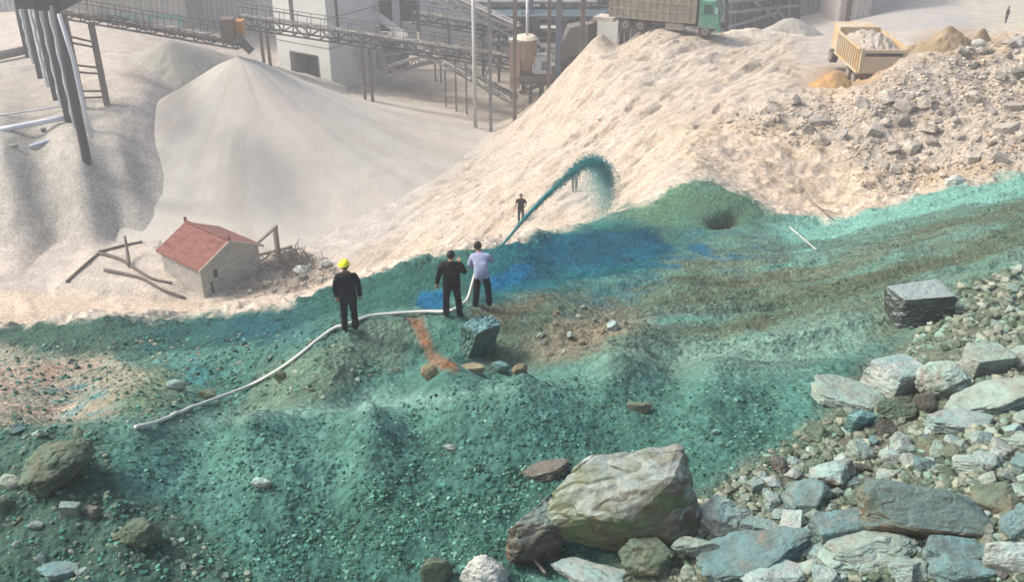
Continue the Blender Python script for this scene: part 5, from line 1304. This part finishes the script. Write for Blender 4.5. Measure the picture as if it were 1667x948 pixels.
# third conveyor, sloping down to the right, with thin legs
cv3 = empty('belt_conveyor', tuple(W(760, 120, 92)), 0, 'bright edged conveyor sloping down to the right behind the tall pale pole', 'conveyor')
p, q = W(690, 76, 96), W(838, 158, 90)
truss(local(cv3, p), local(cv3, q), 1.0, .5, 1.6, GRYS, cv3, rail=False)
MB().beam(local(cv3, p) + Vector((-.5, -.5, .15)), local(cv3, q) + Vector((-.5, -.5, .15)), .12).build('edge_rail', PALEP, cv3)
for px_, py_, Y_, ty in ((709,130,100,92),(718,132,100,94),(726,170,94,113),(743,178,93,84),(760,185,92,100)):
    f, h_ = post_h(px_, py_, Y_, ty); f.z -= .2; MB().beam(local(cv3, f), local(cv3, f + Vector((0, 0, h_ + .2))), .18).build('leg', GRYS, cv3)
cv4 = empty('belt_conveyor', tuple(W(730, 35, 100)), 0, 'blue grey walkway conveyor above the pale wall, behind the pale pole', 'conveyor')
p, q = W(676, 20, 101), W(850, 48, 98)
truss(local(cv4, p), local(cv4, q), 1.4, .9, 1.5, TEALS, cv4)
for px_, ty_, by_ in ((680, 0, 48), (731, 40, 76)):
    a, b = W(px_, ty_, 99.5), W(px_, by_, 99.5); MB().beam(local(cv4, a), local(cv4, b), .3).build('leg', TEALS, cv4)
cv5 = empty('belt_conveyor', tuple(W(790, 30, 92)), 0, 'upper grey conveyor with two bright rails sloping down behind the pole tops', 'conveyor')
p, q = W(700, -22, 94), W(845, 44, 90)
truss(local(cv5, p), local(cv5, q), 1.6, .7, 1.5, GRYS, cv5, rail=False)
for s in (-1, 1): MB().beam(local(cv5, p) + Vector((0, s * .6, .25)), local(cv5, q) + Vector((0, s * .6, .25)), .13).build('edge_rail', PALEP, cv5)
cv6 = empty('belt_conveyor', tuple(W(760, 70, 95)), 0, 'grey conveyor rising from the valley to the right behind the tall posts', 'conveyor')
p, q = W(630, 108, 97), W(850, 44, 94)
truss(local(cv6, p), local(cv6, q), 1.0, .8, 1.6, GRYS, cv6, rail=False)
pole = empty('pole', tuple(W(774, 212, 86.8)), 0, 'tall smooth pale pole standing at the foot of the beige slope', 'pole')
f, h_ = post_h(774, 212, 86.8, -30); MB().tube([(0, 0, -.3), (0, 0, h_)], [.2, .15], 12).build('shaft', PALEP, pole, True); MB().box((0, 0, .05), (.7, .7, .3)).build('footing', CONC, pole)

# white concrete building
def facing(p0, p1):
    d = (p1 - p0); d.z = 0; L = d.length; return math.atan2(d.y, d.x), L
A_b, B_b, Cc = W(456, 118, 101.5), W(541, 141, 97.5), W(626, 116, 104)
for v in (A_b, B_b, Cc): v.z = -29.8
ang, L1_ = facing(A_b, B_b)
L1_ = 7.6; L2_ = 7.4
bld = empty('concrete_building', tuple(B_b), 0, 'white concrete tower building with a dark doorway behind the long conveyor', 'building')
d1_ = (A_b - B_b).normalized(); d1_.z = 0; d1_.normalize(); d2_ = Vector((d1_.y, -d1_.x, 0)) * -1
if d2_.y < 0: d2_ = -d2_
Lf = (A_b - B_b).length; Lr = (Cc - B_b).dot(d2_); Lr = max(Lr, 6.5)
Hb = 11.0
def bx(mb_, s0, s1, t0, t1, z0, z1):     # s along front face from the near corner, t along the right face
    P4 = [d1_ * s0 + d2_ * t0, d1_ * s1 + d2_ * t0, d1_ * s1 + d2_ * t1, d1_ * s0 + d2_ * t1]
    mb_.prism([v + Vector((0, 0, z0)) for v in P4], (0, 0, z1 - z0))
wb = MB(); dz0, dz1 = .9, 4.3; sD0, sD1 = Lf * .22, Lf * .76
bx(wb, 0, sD0, 0, .4, 0, Hb); bx(wb, sD1, Lf, 0, .4, 0, Hb); bx(wb, sD0, sD1, 0, .4, dz1, Hb); bx(wb, sD0, sD1, 0, .4, 0, dz0)
bx(wb, 0, .4, .4, Lr, 0, Hb); bx(wb, Lf - .4, Lf, .4, Lr, 0, Hb); bx(wb, .4, Lf - .4, Lr - .4, Lr, 0, Hb); bx(wb, .4, Lf - .4, .4, Lr - .4, Hb - .3, Hb - .002)
bx(wb, .4, Lf - .4, .4, Lr - .4, 0, dz0 - .02)
wb.build('wall', CONC, bld)
ib = MB(); bx(ib, sD0 - .3, sD1 + .3, 2.6, 2.8, dz0, dz1 + .5); bx(ib, sD0, sD1, .42, 2.6, dz0 - .015, dz0 + .02); ib.build('doorway_recess', DARK, bld)
fb = MB()
for s in (sD0, sD1): bx(fb, s - .06, s + .06, -.03, .05, dz0, dz1)
bx(fb, sD0 + .06, sD1 - .06, -.03, .05, dz1 - .06, dz1 + .06); fb.build('door_frame', GRYS, bld)
sb = MB(); bx(sb, Lf * .60, Lf * .68, -.02, .02, 7.4, 10.4); sb.build('window', DGR, bld)
sb = MB(); bx(sb, -.02, .02, 1.3, 1.7, 5.6, 10.8); sb.build('window', DGR, bld)
jb = MB()
for z in (5.2, 8.1): bx(jb, -.03, Lf, -.03, -.003, z, z + .07); bx(jb, -.03, -.003, 0, Lr, z, z + .07)
jb.build('joint_strip', GRYS, bld)
pb = MB(); bx(pb, -.2, Lf + .1, -.5, -.02, -.3, .45); pb.build('plinth', mat('grey_concrete', C(172, 170, 164), .9, var=.1, scale=1), bld)
# annex behind with two dark openings
an = empty('annex_building', tuple(W(700, 96, 112)), 0, 'white upper building with two dark openings between the tower and the conveyors', 'building')
an.location.z = -29.6
ab = MB(); x0, x1 = W(598, 60, 108).x, W(800, 60, 114).x; cx0 = an.location.x
def W_l(px, py, Y): return local(an, W(px, py, Y))
y_an = 108 - an.location.y
def abox(pxa, pya, pxb, pyb, mb_, t0=0, t1=.4, Y=108):
    a, b = W(pxa, pya, Y), W(pxb, pyb, Y)
    mb_.box(((a.x + b.x) / 2 - an.location.x, Y - an.location.y + (t0 + t1) / 2, (a.z + b.z) / 2 - an.location.z), (abs(b.x - a.x), t1 - t0, abs(a.z - b.z)))
for r_ in ((560,-60,600,90),(600,52,634,90),(634,-60,654,90),(654,36,680,90),(680,-60,800,90),(600,-60,634,0),(654,-60,680,0)): abox(*r_, ab)
ab.build('wall', mat('white_panel_wall', C(206, 212, 216), .7, var=.05, scale=.4, dirt=C(180, 182, 184), dirt_amt=.25), an)
rb = MB(); abox(598, -60, 700, 60, rb, 2.5, 2.7); rb.build('opening_recess', DARK, an)
rfb = MB(); a, b = W(560, -60, 108), W(800, -60, 108); rfb.box(((a.x + b.x) / 2 - an.location.x, 3, a.z - an.location.z + .1), (b.x - a.x, 6.5, .2)); rfb.build('roof', GRYS, an)
sh_ = MB(); sh_.prism([W_l(608, 26, 104), W_l(620, 26, 104), W_l(664, 60, 100), W_l(648, 60, 100)], (0, .3, .25)); sh_.build('loading_chute', PALEP, an)
# grey machine block under the conveyor at right of the building
mc = empty('crusher', tuple(W(640, 112, 100)), 0, 'grey stepped crusher housing right of the white building under the conveyor', 'machine')
MB().box((0, 0, .9), (2.6, 2.5, 1.8), .5).build('housing', GRYS, mc); MB().box((-.3, .2, 2.3), (1.2, 1.2, 1.0), .5).build('hopper', DGR, mc)
p_, q_ = local(mc, W(640, 104, 99)), local(mc, W(712, 84, 97)); m3 = MB(); m3.beam(p_, q_, 1.0, .3); m3.beam(p_ + Vector((0, 0, -.7)), q_ + Vector((0, 0, -.7)), 1.0, .15); m3.build('feed_frame', GRYS, mc)

# screening plant : columns, decks, bin
sc_ = empty('screening_plant', tuple(W(880, 150, 88)), 0, 'open steel screening plant on brown and blue columns behind the beige slope', 'plant')
cols = [(799,206,86,-40,.30,GRYS),(838,197,86,-40,.36,BRN),(864,150,94,-40,.36,BLCOL),(880,110,97,-40,.26,TEALS),(892,160,86,-20,.30,BRN),(908,120,88,-40,.52,BLCOL),(946,120,86,-10,.42,BRN),(972,70,95,-40,.34,TEALS)]
for px_, py_, Y_, ty, wd, mm_ in cols:
    f, h_ = post_h(px_, py_, Y_, ty); f.z = min(f.z, float(ground(f.x, f.y)[0])) - .3
    MB().beam(local(sc_, f), local(sc_, Vector((f.x, f.y, -Y_ * float(tdown(ty))))), wd).build('column', mm_, sc_)
def deck(pa, pb, Y0, Y1, th_, m, name='deck'):
    a, b = W(pa[0], pa[1], Y0), W(pb[0], pb[1], Y0); z = (a.z + b.z) / 2
    return MB().box(local(sc_, Vector(((a.x + b.x) / 2, (Y0 + Y1) / 2, z))), (abs(b.x - a.x), Y1 - Y0, th_)).build(name, m, sc_)
deck((835,134), (930,134), 88, 93, .3, BRN); deck((780,28), (1000,28), 92, 96, .25, TEALS); deck((860,62), (905,62), 92, 95, .15, GRYS); deck((880,78), (905,78), 90, 94, .15, GRYS); deck((700,4), (980,4), 95, 99, .2, GRYS)
deck((880, 46), (905, 46), 91, 94, .12, PALEP)
for (a, b, Y_, w_, mm_) in (((800,40),(870,18),93,.16,TEALS),((906,60),(1000,14),92,.16,DGR),((846,150),(930,120),88,.3,BRN),((838,128),(905,128),87,.25,BRN),((848,20),(905,52),93,.15,GRYS),((913,70),(928,44),88,.16,PALEP),((928,44),(965,36),88,.16,PALEP),((906,12),(1000,10),93,.2,DGR),((780,60),(845,52),95,.2,TEALS),((800,84),(845,90),93,.25,DGR)):
    MB().beam(local(sc_, W(*a, Y_)), local(sc_, W(*b, Y_)), w_).build('brace', mm_, sc_)
for k in range(7):
    a, b = W(881, 24 + k * 12, 93), W(902, 26 + k * 12, 93); MB().beam(local(sc_, a), local(sc_, b), .5, .06).build('stair_tread', PALEP, sc_)
bn = W(856, 98, 88); bin_ = empty('bin', tuple(bn), .3, 'brown steel bin with a cream top on the screening plant', 'bin')
MB().tube([(0, 0, -.9), (0, 0, .2), (0, 0, 1.2), (0, 0, 2.0)], [.35, .9, 1.0, 1.0], 12).build('bin_shell', mat('brown_bin_paint', C(158, 132, 110), .7, var=.1, dirt=C(190, 176, 156), dirt_amt=.3), bin_, False)
MB().tube([(0, 0, 2.0), (0, 0, 2.25)], [1.1, .8], 12).build('lid', mat('cream_lid', C(224, 214, 196), .7), bin_); MB().tube([(.1, 0, 2.2), (.1, 0, 5.5)], .12, 8).build('vent_pipe', WHP, bin_, True)
bp_ = W(838, 112, 87.6); bi2 = empty('duct', tuple(bp_), 0, 'upright pinkish brown duct at the left of the cream topped bin', 'duct')
MB().box((0, 0, .4), (.9, .8, 4.2)).build('duct_shell', mat('pinkish_duct', C(186, 156, 140), .8, var=.1), bi2); MB().box((0, 0, 2.6), (1.1, 1.0, .25)).build('flange', PALEP, bi2)
cbx = empty('control_box', tuple(W(882, 120, 88.5)), .15, 'small white control cabin beside the brown bin', 'cabin')
MB().box((0, 0, .9), (1.5, 1.2, 1.5)).build('cabin_shell', WHP, cbx); MB().box((.1, -.62, .9), (.5, .04, .8)).build('window', mat('violet_glass', C(120, 116, 150), .3), cbx); MB().box((0, 0, 1.7), (1.7, 1.4, .12)).build('roof', PALEP, cbx)
hpb = empty('hopper', tuple(W(935, 96, 90)), 0, 'large dark grey hopper with a slanted side behind the brown column', 'hopper')
def HL(px, py, Y): return local(hpb, W(px, py, Y))
MB().prism([HL(912,76,90), HL(926,46,90), HL(958,40,90), HL(958,84,90), HL(912,98,90)], (0, 3, 0)).build('hopper_shell', mat('dull_grey_plate', C(118, 114, 108), .8, var=.12, scale=1), hpb)
MB().prism([HL(960,38,90.5), HL(972,36,90.5), HL(970,108,90.5), HL(950,118,90.5)], (0, 2.5, 0)).build('side_plate', mat('dark_plate', C(70, 66, 62), .8), hpb)
MB().prism([HL(912,100,90), HL(956,88,90), HL(952,110,90), HL(914,118,90)], (0, 3.5, 0)).build('chute_mouth', mat('dark_plate', C(70, 66, 62), .8), hpb)
wl = empty('concrete_wall', tuple(W(985, 98, 86.5)), 0, 'pale concrete retaining block at the edge of the plateau left of the lorry', 'wall')
a, b = W(970, 100, 87.5), W(1004, 78, 86.5); wm_ = MB(); wm_.prism([local(wl, a) + Vector((0, 0, -1)), local(wl, b) + Vector((0, 0, -2)), local(wl, Vector((b.x, b.y, W(1000, 36, 86.5).z))), local(wl, Vector((a.x, a.y, W(968, 34, 87.5).z)))], (.3, 2.2, 0)); wm_.build('block_wall', CONC, wl)
cpb = MB(); cpb.beam(local(wl, Vector((a.x, a.y + 1, W(968, 33, 87.5).z + .1))), local(wl, Vector((b.x, b.y + 1, W(1000, 35, 86.5).z + .1))), 1.6, .3); cpb.build('coping', RM['sand'], wl)
# more open steel frames standing in the dusty yard
def frame(name, pxs, py, Y, depth, levels, wd, m, m2, label, seed):
    r = random.Random(seed); o0 = W(pxs[0], py, Y); o0.z = -29.6; rt = empty(name, tuple(o0), 0, label, 'gantry')
    xs = [W(p_, py, Y).x - o0.x for p_ in pxs]; top = max(levels)
    for x in xs:
        for y in (0, depth): MB().beam((x, y, 0), (x, y, top), wd).build('column', m, rt)
    for z in levels:
        fb_ = MB()
        for y in (0, depth): fb_.beam((xs[0], y, z - .12), (xs[-1], y, z - .12), wd * .8)
        fb_.build('beam', m, rt)
        MB().box(((xs[0] + xs[-1]) / 2, depth / 2, z + .05), (xs[-1] - xs[0], depth - .2, .1)).build('floor_grating', m2, rt)
        hr = MB(); hr.beam((xs[0], 0, z + 1.1), (xs[-1], 0, z + 1.1), .06); hr.beam((xs[0], 0, z + .6), (xs[-1], 0, z + .6), .05)
        x = xs[0]
        while x < xs[-1]: hr.beam((x, 0, z), (x, 0, z + 1.1), .06); x += 1.2
        hr.build('handrail', m2, rt)
    zz = [0] + list(levels)
    for a, b in zip(zz, zz[1:]):
        i = r.randrange(len(xs) - 1)
        MB().beam((xs[i], 0, a), (xs[i + 1], 0, b), wd * .55).build('brace', m2, rt); MB().beam((xs[i + 1], depth, a), (xs[i], depth, b), wd * .55).build('brace', m, rt)
    return rt
frame('open_gantry', (852, 884, 914, 950), 60, 99, 5, (5.0, 8.2, 11.0), .34, DGR, GRYS, 'dark three storey steel frame with handrails behind the screening plant', 1)
frame('open_gantry', (946, 985, 1022), 40, 100, 5, (6.5, 9.4, 12), .4, BRN, DGR, 'rusty steel frame behind the concrete retaining block', 2)
frame('open_gantry', (786, 812, 836), 80, 103, 4, (4.2, 7.0, 10), .3, TEALS, GRYS, 'blue grey steel frame behind the tall grey posts', 3)
frame('open_gantry', (690, 722, 756), 40, 116, 4, (6.5, 10, 13), .35, TEALS, GRYS, 'faint blue grey steel frame above the walkway conveyor', 4)
frame('open_gantry', (1040, 1075, 1110), 10, 112, 4, (7, 10.5, 13.5), .4, DGR, BRN, 'dusty steel frame rising behind the cargo body of the lorry', 5)
# dark grey lattice plant behind the lorry
lp = empty('lattice_plant', tuple(W(1240, 40, 104)), 0, 'dark blue grey lattice structure behind the front of the green lorry', 'plant')
for px_ in (1186, 1206, 1226, 1246, 1262, 1282, 1298):
    f = W(px_, 58, 104); MB().beam(local(lp, f) + Vector((0, 0, -4)), local(lp, W(px_, -40, 104)), .42 if px_ != 1298 else .8).build('column', BLUE if px_ % 4 else TEALS, lp)
for (a, b) in (((1186,20),(1300,8)),((1186,44),(1265,20)),((1262,8),(1282,36)),((1226,0),(1262,28)),((1200,60),(1290,46)),((1186,2),(1300,-6))):
    MB().beam(local(lp, W(*a, 103.6)), local(lp, W(*b, 103.6)), .26).build('brace', GRYS, lp)
bk = MB(); a, b = W(1188, 50, 106), W(1282, -40, 106); bk.box(local(lp, (a + b) / 2), (b.x - a.x, .2, b.z - a.z + 5)); bk.build('back_panel', stripe_mat('dark_ribbed_sheet', C(92, 100, 114), C(62, 68, 82), .5), lp)
pl2 = empty('pole', tuple(W(1378, 44, 92)), 0, 'leaning brown post behind the yellow tipper bed', 'pole')
MB().beam(local(pl2, W(1377, 40, 92)) + Vector((0, 0, -3)), local(pl2, W(1386, -20, 92)), .5).build('shaft', BRN, pl2); MB().box(local(pl2, W(1377, 40, 92)) + Vector((0, 0, -2.2)), (1, 1, .6)).build('footing', CONC, pl2)

# sheds and far walls that close the view (Y 118-140)
def shed(pxa, pxb, Y, ztop, depth, m, label, name='shed', roofm=None, rz=0, doors=0, dm=None, zb=-31):
    a, b = W(pxa, 0, Y), W(pxb, 0, Y); L_ = b.x - a.x; r0 = empty(name, (a.x, Y, zb), rz, label, 'shed')
    h_ = ztop - zb; MB().box((L_ / 2, depth / 2, h_ / 2), (L_, depth, h_)).build('wall', m, r0)
    rm2 = MB(); rm2.prism([(-.4, -.4, h_), (-.4, depth / 2, h_ + 1.6), (-.4, depth + .4, h_), (-.4, depth + .4, h_ - .15), (-.4, -.4, h_ - .15)], (L_ + .8, 0, 0)); rm2.build('roof', roofm or GRYS, r0)
    for k in range(doors):
        x = L_ * (k + .5) / doors; dd = MB(); dd.box((x, -.04, 2.6 + 1.5), (3.2, .1, 4.2)); dd.build('door', dm or DARK, r0)
        fr = MB(); fr.box((x - 1.75, -.1, 4.1), (.3, .2, 4.5)); fr.box((x + 1.75, -.1, 4.1), (.3, .2, 4.5)); fr.box((x, -.1, 6.5), (3.8, .2, .3)); fr.build('door_frame', mat('turquoise_frame', C(96, 178, 168), .6), r0)
    return r0
S1 = stripe_mat('grey_ribbed_sheet', C(176, 174, 168), C(150, 148, 142), .6)
S2 = stripe_mat('pale_ribbed_sheet', C(196, 198, 204), C(166, 168, 174), .6)
S3 = stripe_mat('blue_grey_ribbed_sheet', C(120, 126, 138), C(92, 98, 112), .6)
shed(80, 300, 112, -18, 10, S1, 'grey ribbed shed with turquoise door frames behind the first conveyor', doors=3, dm=mat('pale_door', C(190, 194, 196), .7))
shed(300, 470, 118, -16, 9, S2, 'pale lilac ribbed shed between the turquoise framed shed and the concrete tower')
shed(-160, 60, 128, -20, 9, S2, 'low pale shed at the upper left corner behind the pipe tower')
shed(680, 905, 122, -14, 9, S3, 'blue grey ribbed hall behind the conveyors and poles')
shed(900, 1190, 126, -14, 9, S1, 'long grey hall behind the screening plant and the green lorry')
shed(1190, 1370, 130, -14, 9, S3, 'dim blue grey hall behind the lattice structure')
shed(1370, 1420, 122, -15, 9, stripe_mat('mauve_ribbed_sheet', C(186, 178, 174), C(168, 162, 162), .6), 'narrow mauve grey shed behind the leaning brown post')
shed(1420, 1570, 134, -16, 9, S2, 'pale dust covered hall above the yellow tipper')
# white pipes on the left terrace
def pipe(a, b, r, label, m=WHP, Ya=None, lift=.1):
    p, q = G(*a) + Vector((0, 0, lift)), G(*b) + Vector((0, 0, lift)); o = MB().tube([(0, 0, 0), (q - p) * .33 + Vector((0, 0, .0)), (q - p) * .66, q - p], r, 8).build('pipe', m, None, True); o.location = p; return tag(o, label, 'pipe')
pipe((-20,227), (124,198), .22, 'thick white pipe lying across the terrace to the dark tower leg', lift=.45)
pipe((-20,198), (120,178), .07, 'thin pale pipe behind the thick white pipe on the terrace', lift=.3)
pipe((50,243), (150,214), .14, 'bluish white pipe in front of the thick white pipe', mat('bluish_pipe', C(186, 196, 222), .6), lift=.15)
pipe((-20,106), (50,90), .4, 'dark horizontal pipe running to the left edge behind the tower', DGR, lift=.6)
boulder(72, 218, 10, 9, 'block', 'brown', 'small dark box on the terrace between the white pipes', name='stone', cat='stone')
boulder(22, 246, 18, 7, 'slab', 'brown', 'dark flat scrap at the left end of the bluish pipe', name='stone', cat='stone')

# ------------------------------------------------------------------ haze
hz_ = bpy.data.materials.new('haze'); hz_.use_nodes = True; t_ = hz_.node_tree; t_.nodes.remove(t_.nodes['Principled BSDF'])
pv_ = t_.nodes.new('ShaderNodeVolumePrincipled'); pv_.inputs['Color'].default_value = (.93, .94, .96, 1); pv_.inputs['Density'].default_value = .0018; pv_.inputs['Anisotropy'].default_value = .2
t_.links.new(pv_.outputs[0], t_.nodes['Material Output'].inputs['Volume'])
hzb = MB().box((0, 340, (-33 + 3) / 2), (13200, 780, 36)).build('haze', hz_); tag(hzb, kind='stuff')
